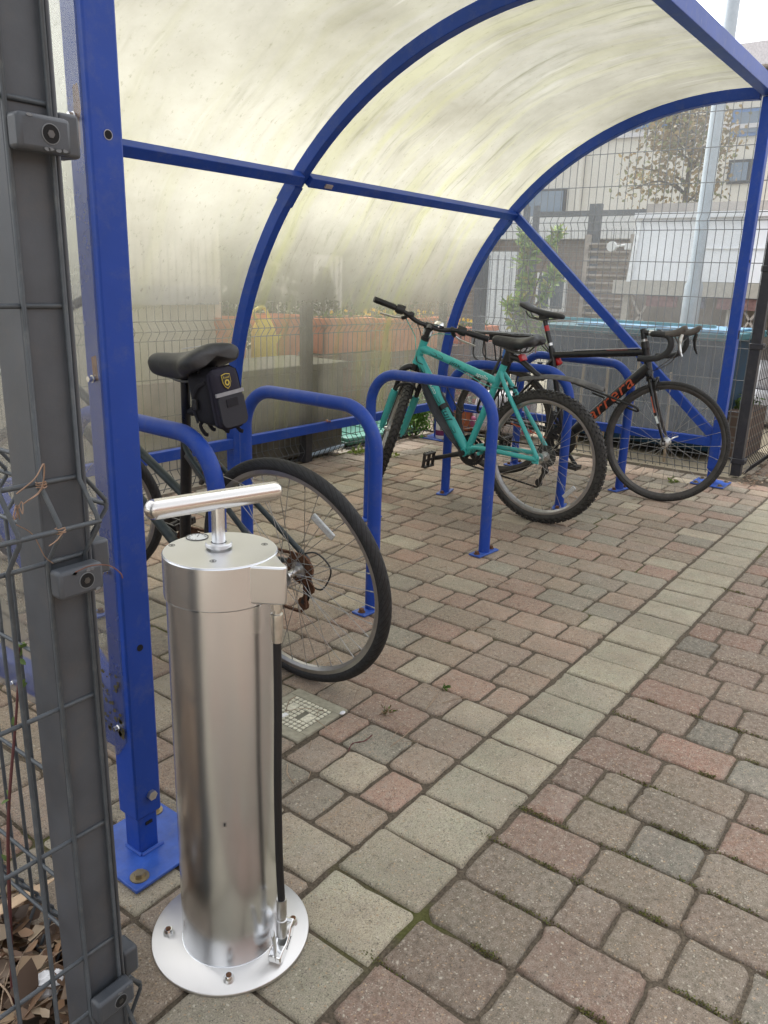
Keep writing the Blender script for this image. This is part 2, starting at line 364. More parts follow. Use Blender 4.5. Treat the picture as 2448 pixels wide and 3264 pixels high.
def tag(o, label=None, cat=None, group=None, kind=None):
    if label: o['label'] = label
    if cat: o['category'] = cat
    if group: o['group'] = group
    if kind: o['kind'] = kind
    return o
def thing(name, label, cat, loc=(0, 0, 0), rot=(0, 0, 0), group=None):
    o = bpy.data.objects.new(name, None); C.objects.link(o); o.location = loc; o.rotation_euler = rot; o.empty_display_size = .1
    return tag(o, label, cat, group)
def spline(pts, n=8):
    pts = [V(p) for p in pts]; out = []
    P = [2*pts[0]-pts[1]] + pts + [2*pts[-1]-pts[-2]]
    for i in range(1, len(P)-2):
        for k in range(n):
            t = k/n; a, b, c, d = P[i-1], P[i], P[i+1], P[i+2]
            out.append(.5*((2*b)+(c-a)*t+(2*a-5*b+4*c-d)*t*t+(3*b-a-3*c+d)*t**3))
    out.append(pts[-1]); return out
def lettering(text, size, F, m, parent, name='lettering', depth=.0008, shear=0, xs=1.0, spacing=1.0, align='CENTER', offset=0):
    cu = bpy.data.curves.new('tmp', 'FONT'); cu.body = text; cu.size = size; cu.extrude = depth; cu.align_x = align; cu.align_y = 'CENTER'; cu.shear = shear; cu.space_character = spacing; cu.resolution_u = 4; cu.offset = offset
    ob = bpy.data.objects.new('tmp', cu); C.objects.link(ob); bpy.context.view_layer.update()
    me = bpy.data.meshes.new_from_object(ob); C.objects.unlink(ob); bpy.data.objects.remove(ob); bpy.data.curves.remove(cu)
    me.transform(F @ Matrix.Diagonal((xs, 1, 1, 1))); me.materials.clear(); me.materials.append(m); me.name = name
    o = bpy.data.objects.new(name, me); C.objects.link(o)
    if parent is not None: o.parent = parent
    return o
def frame(o, x, y):   # matrix with origin o, local x and y (y is re-squared)
    x = V(x).normalized(); z = x.cross(V(y)).normalized(); y = z.cross(x)
    return Matrix(((x.x, y.x, z.x, o[0]), (x.y, y.y, z.y, o[1]), (x.z, y.z, z.z, o[2]), (0, 0, 0, 1)))
def struct(o): return tag(o, kind='structure')
def hexbolt(mb, c, axis, r=.009, h=.007, washer=None):
    ax = V(axis).normalized(); c = V(c)
    if washer: mb.cyl(c, c+ax*.002, washer, seg=20); c = c+ax*.002
    mb.tube([c, c+ax*h], [r, r], 6, smooth=False)

# ================================================================ GROUND AND PAVING
g = MB(); g.add([(-30, -40, -.03), (90, -40, -.03), (90, 60, -.03), (-30, 60, -.03)], [(0, 1, 2, 3)]); struct(g.build('ground', GROUND))
g = MB(); J_ = [(-1.2, -2.6), (.52, -2.6), (5.36, -2.6), (8.9, -2.6), (-1.2, .9), (.52, .9), (5.36, .9), (8.9, .9), (5.36, 1.12), (8.9, 1.12), (.52, 3.46), (5.36, 3.46)]
g.add([(a, b, -.0075) for a, b in J_], [(0, 1, 5, 4), (1, 2, 6, 5), (2, 3, 7, 6), (6, 7, 9, 8), (5, 6, 8, 11, 10)], False)
struct(g.build('joint_sand', JOINT))
g = MB()
def soilz(x, y): return -.006 + .012*sin(9*x+3*y)*sin(7*y)
g.grid(lambda u, v: (-2.5+3.04*u, .89+3.2*v, soilz(-2.5+3.04*u, .89+3.2*v)-.003), 30, 30)
struct(g.build('soil', SOIL))

INNER = [(.20, .155, .122), (.19, .15, .12), (.225, .158, .128), (.235, .15, .122), (.175, .152, .128), (.18, .165, .14), (.235, .17, .135), (.20, .15, .125), (.27, .235, .19), (.21, .165, .135)]
OUTER = [(.165, .118, .095), (.175, .115, .096), (.20, .115, .092), (.15, .122, .10), (.14, .13, .115), (.168, .122, .10), (.185, .115, .095), (.155, .12, .095), (.165, .132, .105)]
STRIP = [(.345, .315, .25), (.325, .295, .235), (.36, .33, .265), (.315, .29, .235), (.34, .31, .25)]
DR = (1.315, 1.235, 1.525, 1.425)     # drain frame x0 y0 x1 y1
BR = 1.26
def block(mb, x0, x1, y0, y1, col, jit=.0035, rc=.014, gap=.0030, dome=.0):
    x0 += gap; x1 -= gap; y0 += gap; y1 -= gap
    cx, cy = (x0+x1)/2, (y0+y1)/2; hx, hy = (x1-x0)/2, (y1-y0)/2
    rot = random.gauss(0, .012); tx, ty, tz = random.gauss(0, .006), random.gauss(0, .006), random.uniform(-.003, .002)
    pts = []
    for sx, sy, a0 in ((1, 1, 0), (-1, 1, 1), (-1, -1, 2), (1, -1, 3)):
        r = min(rc*random.uniform(.35, 1.5), hx*.5, hy*.5)
        for k in range(4):
            a = (a0 + k/3)*pi/2
            pts.append((sx*(hx-r)+r*cos(a)+random.gauss(0, jit*.35), sy*(hy-r)+r*sin(a)+random.gauss(0, jit*.35)))
        # points along the side with small chips and wander
        q = random.uniform(-.0015, .0015)
        for f_ in (.55, .2, -.2, -.55):
            w_ = -abs(random.gauss(0, .0011))-(random.uniform(.002, .006) if random.random() < .05 else 0)+q*(1-abs(f_))
            if a0 == 0: pts.append((f_*(hx-rc), hy+w_))
            elif a0 == 1: pts.append((-hx-w_, f_*(hy-rc)))
            elif a0 == 2: pts.append((-f_*(hx-rc), -hy-w_))
            else: pts.append((hx+w_, -f_*(hy-rc)))
    n = len(pts); cr, sr = cos(rot), sin(rot)
    rings = [(1.0, 0, -.05), (1.0, 0, -.009), (1, .002, -.0035), (1, .005, -.001), (1, .010, 0)]
    vs = []
    for (_, ins, z) in rings:
        for (px, py) in pts:
            L = math.hypot(px/hx, py/hy); qx = px*(1-ins/hx*min(1, abs(px)/hx*1.0)); qy = py*(1-ins/hy*min(1, abs(py)/hy*1.0))
            X, Y = qx*cr-qy*sr, qx*sr+qy*cr
            vs.append((cx+X, cy+Y, z+tz+(tx*X/1+ty*Y/1 if z > -.04 else 0)*1.0))
    fs = []
    for i in range(len(rings)-1):
        for k in range(n): fs.append((i*n+k, i*n+(k+1) % n, (i+1)*n+(k+1) % n, (i+1)*n+k))
    vs.append((cx, cy, tz+.0008)); c = len(vs)-1
    for k in range(n): fs.append(((len(rings)-1)*n+k, (len(rings)-1)*n+(k+1) % n, c))
    k = random.uniform(.86, 1.16)*BR; mb.cur = (col[0]*k*1.04, col[1]*k, col[2]*k*.90); mb.add(vs, fs)
BR = 1.58
paving = MB(); strip = MB()
x = -1.15
while x < 8.7:
    w = .137
    # outer area (towards the camera's right)
    y = .655; ymin = -1.4 if x < 4 else -.7
    while y > ymin:
        L = random.choice((.097, .12, .143, .143, .20, .20, .17)); block(paving, x, x+w, y-L, y, random.choice(OUTER), rc=.016, jit=.005, gap=.0022); y -= L
    if x > 5.3:
        y = .87
        while y < 1.09: L = random.choice((.12, .1)); block(paving, x, x+w, y, y+L, random.choice(INNER)); y += L
    x += w
x = -1.15+.05
while x < 5.2:
    w = .138
    y = .87; BR = 1.88
    ymax = 3.42 if x > .52 else .9
    while y < ymax-.06:
        L = min(random.choice((.11, .13, .15, .17, .20, .20)), max(.1, ymax-y))
        if not (x+w > DR[0]+.01 and x < DR[2]-.01 and y+L > DR[1]+.01 and y < DR[3]-.01): block(paving, x, x+w, y, y+L, random.choice(INNER))
        else:
            if y < DR[1]-.03: block(paving, x, x+w, y, DR[1]-.002, random.choice(INNER))
            if DR[0]-x > .02: block(paving, x, DR[0]-.001, DR[1]-.002, DR[3], random.choice(INNER), rc=.008)
            if x+w-DR[2] > .02: block(paving, DR[2]+.001, x+w, DR[1]-.002, DR[3], random.choice(INNER), rc=.008)
            y = DR[3]; continue
        y += L
    x += w
struct(paving.build('paving', BLOCK, angle=60))
x = -1.0; BR = 1.46
while x < 8.6:
    L = .157+random.uniform(-.002, .002); block(strip, x, x+L, .659, .866, random.choice(STRIP), jit=.002, rc=.008, gap=.0028); x += L
struct(strip.build('paving_edge_course', BLOCK, angle=60))
# concrete paving beyond the far end fence
g = MB(); g.add([(5.36, 1.13, -.014), (14, 1.13, -.014), (14, 8, -.014), (5.36, 8, -.014)], [(0, 1, 2, 3)])
struct(g.build('yard_paving', mat('yard_slabs', (.36, .31, .22), .9, var=.15, vscale=2, bump=.3, bscale=60, dirt=(.18, .15, .1), dirt_amt=.4, dscale=3)))

# drain cover
d = thing('drain_cover', 'small cream gridded square drain cover set in a concrete surround by the near bicycle wheel', 'drain cover', (1.42, 1.33, 0))
m = MB(); 
CONC = mat('drain_concrete', (.33, .31, .235), .9, var=.2, vscale=60, bump=.5, bscale=200)
for (a, b, c_, e) in ((-.104, -.068, -.094, .094), (.068, .104, -.094, .094)): m.box(((a+b)/2, 0, -.012), (b-a, .188, .026))
for (a, b) in ((-.094, -.068), (.068, .094)): m.box((0, (a+b)/2, -.0121), (.136, b-a, .0255))
m.build('surround', CONC, d, bevel=.003)
m = MB(); m.box((0, 0, -.012), (.136, .136, .02)); m.build('plate', mat('drain_plate_groove', (.15, .145, .11), .8), d)
m = MB()
for i in range(9):
    for j in range(9):
        if 3 <= i <= 5 and 2 <= j <= 3 or 4 <= i <= 6 and 6 <= j <= 7: continue
        m.box((-.06+i*.015, -.06+j*.015, -.001+random.uniform(-.0006, .0003)), (.0115, .0115, .004))
m.box((0, -.0375, -.0015), (.042, .027, .004)); m.box((.015, .0375, -.0015), (.042, .027, .004))
m.build('grid_studs', mat('cream_plastic', (.66, .63, .50), .6, var=.25, vscale=90, dirt=(.2, .18, .1), dirt_amt=.6, dscale=60), d, bevel=.0015)

# ================================================================ BIKE SHELTER
XN, XM, XF = .82, 2.96, 5.07
RC, RZ, RR = 1.40, .35, 1.865          # arc centre y, z and centreline radius of the rib
sh = thing('bike_shelter', 'blue steel framed bike shelter with a curved algae streaked plastic roof and clear end panels', 'bike shelter', (2.95, 2.2, 0))
sh_o = V((2.95, 2.2, 0))
def SMB(): m = MB(Matrix.Translation(-sh_o)); return m
def rib_path(x, r=RR, n=34, start=94):
    pts = [(x, RC+r, .0), (x, RC+r, .18)]
    for i in range(n+1):
        a = rad(start*i/n); pts.append((x, RC+r*cos(a), RZ+r*sin(a)))
    return pts
def rect_sweep(mb, pts, wx, wr):
    # sweep a rectangular section along a path in a plane x = const
    vs = []; fs = []; n = len(pts)
    for i, p in enumerate(pts):
        a, b = V(pts[max(0, i-1)]), V(pts[min(n-1, i+1)]); dd = (b-a).normalized(); nr = V((0, dd.z, -dd.y))
        for sx, sn in ((-1, -1), (1, -1), (1, 1), (-1, 1)): vs.append(V(p)+V((sx*wx/2, 0, 0))+nr*sn*wr/2)
    for i in range(n-1):
        for k in range(4): fs.append((i*4+k, i*4+(k+1) % 4, (i+1)*4+(k+1) % 4, (i+1)*4+k))
    fs += [(3, 2, 1, 0), tuple((n-1)*4+k for k in range(4))]
    mb.add(vs, fs, True)
for x in (XN, XM, XF):
    m = SMB(); rect_sweep(m, rib_path(x), .05, .06); m.build('rib', BLUE, sh, angle=30, bevel=.003)
# splice sleeves under the purlin on each rib
for x in (XM, XF):
    m = SMB(); a0 = math.atan2(1.50-RZ, 2.86-RC)
    pts = [(x, RC+RR*cos(a0+k*.02), RZ+RR*sin(a0+k*.02)) for k in range(0, 4)]
    rect_sweep(m, pts, .056, .067); m.build('splice', BLUE, sh, angle=30)
def post(x, yy, outer_bottom=.096, top=2.19):
    m = SMB(); m.box((x, yy, (outer_bottom+top)/2), (.06, .06, top-outer_bottom)); p = m.build('post', BLUE, sh, bevel=.004)
    m = SMB(); m.box((x, yy, .06), (.046, .046, .112)); m.build('post_foot', BLUE, p, bevel=.003)
    return p
pn = post(XN, 1.212); pf = post(XF, 1.225)
# holes, slots and bolts on the posts
HOLE = mat('hole_dark', (.006, .006, .007), .9)
for z in (1.368, .471): m = SMB(); m.cyl((.822, 1.1812, z), (.822, 1.1845, z), .0068, seg=18); m.build('bolt_hole', HOLE, pn)
for z in (.075, .101): m = SMB(); m.box((.822, 1.1885, z), (.016, .003, .007)); m.build('bolt_hole', HOLE, pn)
m = SMB(); m.lathe([(.0066, 0), (.0080, 0), (.0080, .0006), (.0066, .0006)], (.822, 1.1818, 1.368), (0, -1, 0), seg=24, closed=True)
m.build('hole_rim', mat('bare_edge', (.3, .3, .33), .5), pn)
m = SMB(); m.box((5.065, 1.1945, .915), (.02, .003, .05)); m.build('slot', HOLE, pf)
for z in (1.33, .23): m = SMB(); m.cyl((5.055, 1.1935, z), (5.055, 1.1965, z), .009); m.build('bolt_hole', HOLE, pf)
m = SMB(); hexbolt(m, (.8265, 1.182, .142), (0, -1, 0), .0105, .008); m.build('bolt', ZINC, pn)
# rust patches on the near post's side under the sheet
RUSTP = mat('rust_stain', (.16, .065, .02), .85, var=.5, vscale=60, bump=.5, bscale=200)
o = []
for k in range(18):
    a = 2*pi*k/18; rr_ = random.uniform(.75, 1.15); o.append((.011*rr_*cos(a)*(1 if sin(a) > -.3 else .5), .048*rr_*sin(a)))
m = SMB(); m.prism(o, 0, .0008, frame((.7895, 1.212, 1.40), (0, 1, 0), (0, 0, 1))); m.build('rust_patch', RUSTP, pn)
m = SMB(); m.prism([(-.008, -.02), (.006, -.022), (.008, .018), (-.006, .022)], 0, .0008, frame((.7895, 1.215, 1.0), (0, 1, 0), (0, 0, 1))); m.build('rust_patch', RUSTP, pn)
# base plates
for (x, yy, sz) in ((XN+.01, 1.21, .2), (XF, 1.225, .2), (XN, RC+RR, .18), (XM, RC+RR, .18), (XF, RC+RR-.02, .24)):
    m = SMB(); m.box((x, yy, .006), (sz, sz, .008)); bp = m.build('base_plate', BLUE_PLATE, sh, bevel=.002)
    for sx, sy in ((-1, -1), (1, -1), (-1, 1), (1, 1)): m = SMB(); hexbolt(m, (x+sx*sz*.36, yy+sy*sz*.36, .010), (0, 0, 1), .011, .009, .019); m.build('anchor_bolt', mat('brassy_zinc', (.36, .30, .19), .45, .9, var=.25), bp)
m = SMB()
for p0, p1 in (((.797, 1.183), (.797, 1.235)), ((.797, 1.183), (.849, 1.183))): m.tube([(p0[0], p0[1], .012), (p1[0], p1[1], .012)], .004, 6)
m.build('weld', BLUE_PLATE, pn)
# beams
def beam(a, b, w, h, name='rail', mt=BLUE, up=(0, 0, 1), bev=.003):
    m = SMB(); m.bar(a, b, w, h, up); return m.build(name, mt, sh, bevel=bev)
beam((XN-.035, 1.232, 2.235), (XF+.035, 1.232, 2.235), .062, .075, 'front_beam')
PY, PZ = 2.735, 1.605
for a, b in ((XN+.027, XM-.027), (XM+.027, XF-.027)):
    beam((a, PY, PZ), (b, PY, PZ), .045, .05, 'purlin', up=(0, -.65, .76))
    beam((a, RC+RR-.012, .262), (b, RC+RR-.012, .262), .04, .055, 'bottom_rail')
for x in (XN, XF):
    beam((x, 1.245, .262), (x, RC+RR-.035, .262), .04, .055, 'end_rail')
    beam((x, 1.25, .30), (x, 2.76, 1.63), .035, .055, 'brace', up=(0, -1, 1))
m = SMB(); m.box((XM+.155, PY-.018, PZ-.015), (.05, .012, .02), Matrix.Rotation(.7, 3, 'X')); m.build('sticker', mat('faded_sticker', (.35, .3, .3), .6), sh)
# roof sheets: four panels, split at the mid rib
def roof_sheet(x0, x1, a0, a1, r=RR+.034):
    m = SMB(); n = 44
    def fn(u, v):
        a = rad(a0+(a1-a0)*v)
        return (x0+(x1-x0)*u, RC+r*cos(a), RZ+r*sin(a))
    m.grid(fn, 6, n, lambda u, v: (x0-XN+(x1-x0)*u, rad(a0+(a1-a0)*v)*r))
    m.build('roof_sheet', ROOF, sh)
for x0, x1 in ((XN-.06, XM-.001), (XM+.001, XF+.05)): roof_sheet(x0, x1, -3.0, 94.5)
# clear end panels
for x, thick, yfront in ((XN-.032, .004, 1.196), (XF+.030, .004, 1.20)):
    out = [(yfront, .275), (yfront, 2.2)]
    for k in range(1, 25):
        a = rad(92-92*k/24); out.append((RC+(RR+.02)*cos(a), RZ+(RR+.02)*sin(a)))
    out.append((RC+RR+.02, .235)); out.append((yfront+.03, .235))
    m = SMB(); m.prism(out, -thick/2, thick/2, Matrix(((0, 0, 1, x), (1, 0, 0, 0), (0, 1, 0, 0), (0, 0, 0, 1)))); m.build('end_panel', CLEAR, sh)
for yy, z in ((1.216, 1.392), (1.216, .982), (1.216, .630), (1.216, .302), (1.62, .255), (2.1, .255), (2.6, .255)): m = SMB(); hexbolt(m, (.7855, yy, z), (-1, 0, 0), .0052, .008, .0065); m.build('panel_screw', CHROME, sh)
# grime at the foot of the near panel
m = SMB()
for k in range(70):
    yy = 1.20+random.random()**1.6*.10; z = .285+random.random()**2*.13; r_ = random.uniform(.002, .006)
    m.prism([(r_*cos(a)*random.uniform(.6, 1.3), r_*sin(a)*random.uniform(.6, 1.3)) for a in (0, 1.1, 2.2, 3.3, 4.4, 5.4)], 0, .0006, frame((.7852, yy, z), (0, 1, 0), (0, 0, 1)))
m.build('grime', mat('algae_grime', (.07, .06, .03), .9, var=.5, vscale=200), sh)
# ================================================================ CYCLE STANDS
def make_stand(label, f, b, hgt=.762):
    f = V(f); b = V(b); c = (f+b)/2; L = (b-f).length; ang = math.atan2(b.y-f.y, b.x-f.x)
    t = thing('cycle_stand', label, 'bike stand', (c.x, c.y, 0), (0, 0, ang), 'blue hooped cycle stands under the shelter')
    R = .155; h = L/2; r = .0245; zt = hgt-r; pts = [(-h, 0, .002), (-h, 0, .2), (-h, 0, zt-R)]
    for k in range(1, 11): a = pi-k*pi/20; pts.append((-h+R+R*cos(a), 0, zt-R+R*sin(a)))
    pts.append((0, 0, zt+.001))
    for k in range(0, 11): a = pi/2-k*pi/20; pts.append((h-R+R*cos(a), 0, zt-R+R*sin(a)))
    pts += [(h, 0, .2), (h, 0, .002)]
    m = MB(); m.tube(pts, r, 24); m.build('hoop', BLUE, t, angle=60)
    for sx in (-1, 1):
        m = MB(); m.box((sx*h, 0, .006), (.06, .15, .008)); bp = m.build('foot_plate', BLUE_PLATE, t, bevel=.002)
        for sy in (-1, 1): m = MB(); hexbolt(m, (sx*h, sy*.055, .010), (0, 0, 1), .010, .011, .014); m.build('bolt', RUSTY, bp)
    return t
s1 = make_stand('blue hooped stand partly hidden behind the blue shelter post and the steel pump', (1.385, 1.60), (1.40, 2.31))
s2 = make_stand('blue hooped stand between the nearest bicycle and the stand before the teal one', (2.115, 1.615), (2.15, 2.30))
s3 = make_stand('blue hooped stand directly in front of the teal bicycle', (2.945, 1.625), (3.0, 2.33))
s4 = make_stand('blue hooped stand behind the teal bicycle with a blue capped lock hanging on it', (3.885, 1.70), (3.715, 2.33))
s5 = make_stand('farthest blue hooped stand beyond the black drop bar bicycle', (4.50, 1.60), (4.66, 2.39))
m = MB()
ch = [(-.16, -.0255, .70), (-.15, -.026, .72), (-.17, -.0255, .735), (-.19, -.0255, .715)]
m.prism([(.0, .012), (.016, .006), (.02, -.012), (.006, -.02), (-.008, -.006)], 0, .0012, frame((-.242, -.0215, .718), (.6, 0, .8), (-.8, -.3, .6)))
m.build('chipped_paint', mat('scuffed_paint', (.38, .39, .42), .7), s1)

# ================================================================ PUMP
pu = thing('bike_pump', 'brushed stainless steel public bike pump with a T handle bolted to the paving', 'bike pump', (.786, .903, 0))
m = MB(); m.lathe([(.0, .0005), (.1395, .0005), (.1415, .0015), (.1415, .0065), (.1405, .0075), (0, .0075)], seg=96); m.build('base_plate', PUMP_PLATE, pu, angle=50)
m = MB(); m.lathe([(.0865, .0072), (.0865, .6745)], seg=96); m.lathe([(.0866, .0072), (.0872, .0078), (.0882, .0074)], seg=96); m.build('tube', PUMP_TUBE, pu)
hd = MB(); hd.lathe([(.086, .676), (.0885, .676), (.0898, .6775), (.0898, .743), (.0885, .7448), (0, .7448)], seg=96)
head = hd.build('head', PUMP_TUBE, pu, angle=25)
m = MB(); m.lathe([(0, .7449), (.0878, .7449), (.088, .7453), (.0875, .7456), (0, .7456)], seg=96); m.build('cap', PUMP_TOP, head, angle=30)
m = MB(); 
for th in (.676, ): m.lathe([(.0868, .6735), (.0893, .6745), (.0893, .6757), (.0868, .6757)], seg=96)
m.build('seam_ring', CHROME, head)
# hose bracket: wedge leaning out of the head
c0 = V((.786, .903))
A = V((.754, .834))-c0; T1 = V((.796, .773))-c0; T2 = V((.806, .778))-c0; B = V((.852, .862))-c0
m = MB(); o = [(A.x, A.y), (T1.x-.004, T1.y+.004), (T1.x+.003, T1.y-.001), (T2.x, T2.y), (T2.x+.004, T2.y+.012), (B.x, B.y), (0.03, -.02), (0, -.03)]
m.prism(o, .683, .7440, smooth=False); m.build('hose_bracket', PUMP_TOP, head, bevel=.003)
# rod, collar, handle
m = MB(); m.lathe([(.0145, .7456), (.0145, .749), (.021, .749), (.021, .7535), (.0195, .755), (.0125, .755)], (.004, .008, 0), seg=48); m.build('collar', PUMP_TOP, pu)
m = MB(); m.cyl((.004, .008, .745), (.004, .008, .812), .0108, seg=32); m.build('rod', PUMP_TUBE, pu)
hdir = V((.967, -.252, 0)); hc = V((.004, .010, .8235)); pts = []; rs = []
L = .1165; r = .0158
for k in range(7): a = k/6*pi/2; pts.append(hc-hdir*(L-r+r*cos(a))); rs.append(max(.0006, r*sin(a)))
pts.append(hc); rs.append(r)
for k in range(6, -1, -1): a = k/6*pi/2; pts.append(hc+hdir*(L-r+r*cos(a))); rs.append(max(.0006, r*sin(a)))
m = MB(); m.tube(pts, rs, 40); m.build('handle', brushed('brushed_handle', (.72, .70, .67), .24), pu, angle=80)
# gauge
gc = (.014, .072)
m = MB(); m.lathe([(.0185, .7452), (.0185, .7468), (.0168, .7468), (.0165, .7459)], (*gc, 0), seg=40); m.build('gauge_rim', STEEL_DARK, head)
m = MB(); m.cyl((*gc, .7455), (*gc, .7461), .0166, seg=40); gf = m.build('gauge_face', mat('gauge_white', (.6, .62, .62), .2), head)
m = MB()
for k in range(11):
    a = rad(-40+26*k); u = V((cos(a), sin(a), 0)); m.bar(V((*gc, .7464))+u*.0115, V((*gc, .7464))+u*.015, .0007, .0004)
m.bar((*gc, .7465), (gc[0]+.008, gc[1]+.006, .7465), .0008, .0004); m.build('gauge_marks', BLACK, gf)
for x_, y_ in ((-.039, .070), (-.044, -.033), (.063, -.034), (.073, .069)):
    m = MB(); m.lathe([(.0045, .7455), (.0045, .7461), (.0052, .7461), (.0052, .7455)], (x_, y_, 0), seg=20); m.cyl((x_, y_, .7455), (x_, y_, .7460), .0018, seg=6)
    m.build('cap_screw', STEEL_DARK, head)
# base bolts
for k, a in enumerate((135, 225, 315, 45)):
    x_, y_ = .1125*cos(rad(a+.5)), .1125*sin(rad(a+.5))
    m = MB(); m.lathe([(.0, .0072), (.0095, .0072), (.0095, .012), (.0062, .0185), (.0048, .0185), (.0042, .0165), (0, .0165)], (x_, y_, 0), seg=24); b_ = m.build('shear_bolt', CHROME, pu, angle=35)
    m = MB(); m.lathe([(.0049, .0180), (.0050, .0195), (.0036, .0205), (.0, .0200)], (x_, y_, 0), seg=12); m.build('bolt_core', RUSTY, b_)
# hose
hx, hy = T2.x-.010, T2.y+.012
hose = [(hx, hy, .632), (hx+.001, hy, .5), (hx, hy+.001, .36), (hx+.004, hy+.003, .22), (hx+.010, hy+.004, .118)]
m = MB(); m.tube(spline(hose, 8), .0065, 16); ho = m.build('hose', mat('black_hose', (.007, .007, .008), .6, bump=.4, bscale=600), pu)
m = MB(); m.tube([(hx, hy, .683), (hx, hy, .672)], .0088, 6, smooth=False); m.lathe([(0, .672), (.0066, .672), (.0066, .666), (.0095, .665), (.0098, .662), (.0095, .659), (.0095, .635), (.0088, .628), (.0085, .618), (0, .618)], (hx, hy, 0), seg=30); m.build('hose_fitting', ZINC, ho, angle=30)
bx, by = hose[-1][0], hose[-1][1]
m = MB(); m.lathe([(0, .122), (.0085, .122), (.009, .12), (.009, .088), (.0085, .086), (0.0078, .085), (.0078, .080), (.0095, .079), (.0095, .045), (.0088, .043), (0, .043)], (bx, by, 0), seg=30); m.build('nozzle_fitting', ALU, ho, angle=30)
nz = MB(); nd = V((.72, .28, 0)).normalized(); nn = V((-nd.y, nd.x, 0)); bc = V((bx, by, .033))
F = frame(bc-nn*.0, nd, (0, 0, 1))
nz.prism([(-.034, -.018), (-.022, -.025), (.012, -.017), (.032, .0), (.036, .014), (.028, .026), (.015, .020), (.008, .006), (-.006, .000), (-.022, .002), (-.035, -.004)], -.012, .012, F)
nzo = nz.build('chuck', CHROME, ho, bevel=.0025)
lv = MB(); lv.tube(spline([bc-nd*.027+V((0, 0, -.012)), bc-nd*.030+V((0, 0, .012)), bc-nd*.034+V((0, 0, .034)), bc-nd*.040+V((0, 0, .052))], 6), [.0085]*18+[.007], 8, flat=.4); lv.build('lever', ALU, ho)
lettering('SPIN-AIR', .0062, frame(bc+nd*.006-nn*-.0095+V((0, 0, .001)) if False else bc+nd*.004+(-nn if nn.y > 0 else nn)*.0123+V((0, 0, -.006)), nd+V((0, 0, .45)), (0, 0, 1)), BLACK, ho, depth=.0003)
# a midge on the tube
m = MB(); a = rad(225); fc = V((.0872*cos(a), .0872*sin(a), .3)); m.ball(fc, (.0012, .0012, .004), 8, 6)
ta = V((-sin(a), cos(a), 0))
for s_ in (-1, 1):
    for dz in (-.003, 0, .003): m.tube([fc, fc+ta*s_*.004+V((0, 0, dz*1.6))], .0002, 4)
tag(m.build('insect', BLACK, None, loc=(.786, .903, 0)), 'tiny dark midge resting on the steel pump tube', 'insect')

# ================================================================ BICYCLES
def P3(x, z, y=0.): return V((x, y, z))
def gear(mb, c, r, n, th, holes=None):
    o = []
    for i in range(n):
        for f, rr_ in ((0, r*.955), (.3, r*.955), (.42, r), (.62, r), (.74, r*.955)): a = 2*pi*(i+f)/n; o.append((rr_*cos(a), rr_*sin(a)))
    if not holes: mb.prism(o, -th/2, th/2, Matrix(((1, 0, 0, c[0]), (0, 0, 1, c[1]), (0, 1, 0, c[2]), (0, 0, 0, 1))))
    else:
        # ring with arms
        n2 = len(o); inn = [(holes*cos(2*pi*i/n2), holes*sin(2*pi*i/n2)) for i in range(n2)]
        vs = []
        for z in (-th/2, th/2):
            vs += [V((c[0]+x, c[1]+z, c[2]+y)) for x, y in o]; vs += [V((c[0]+x, c[1]+z, c[2]+y)) for x, y in inn]
        fs = []
        for i in range(n2):
            j = (i+1) % n2
            fs += [(i, j, n2+j, n2+i), (2*n2+i, 3*n2+i, 3*n2+j, 2*n2+j), (i, 2*n2+i, 2*n2+j, j), (n2+i, n2+j, 3*n2+j, 3*n2+i)]
        mb.add(vs, fs, False)
        for k in range(5):
            a = 2*pi*k/5+.3; mb.bar((c[0], c[1], c[2]), (c[0]+(holes+.004)*cos(a), c[1], c[2]+(holes+.004)*sin(a)), th*1.6, .016, (-sin(a), 0, cos(a)))
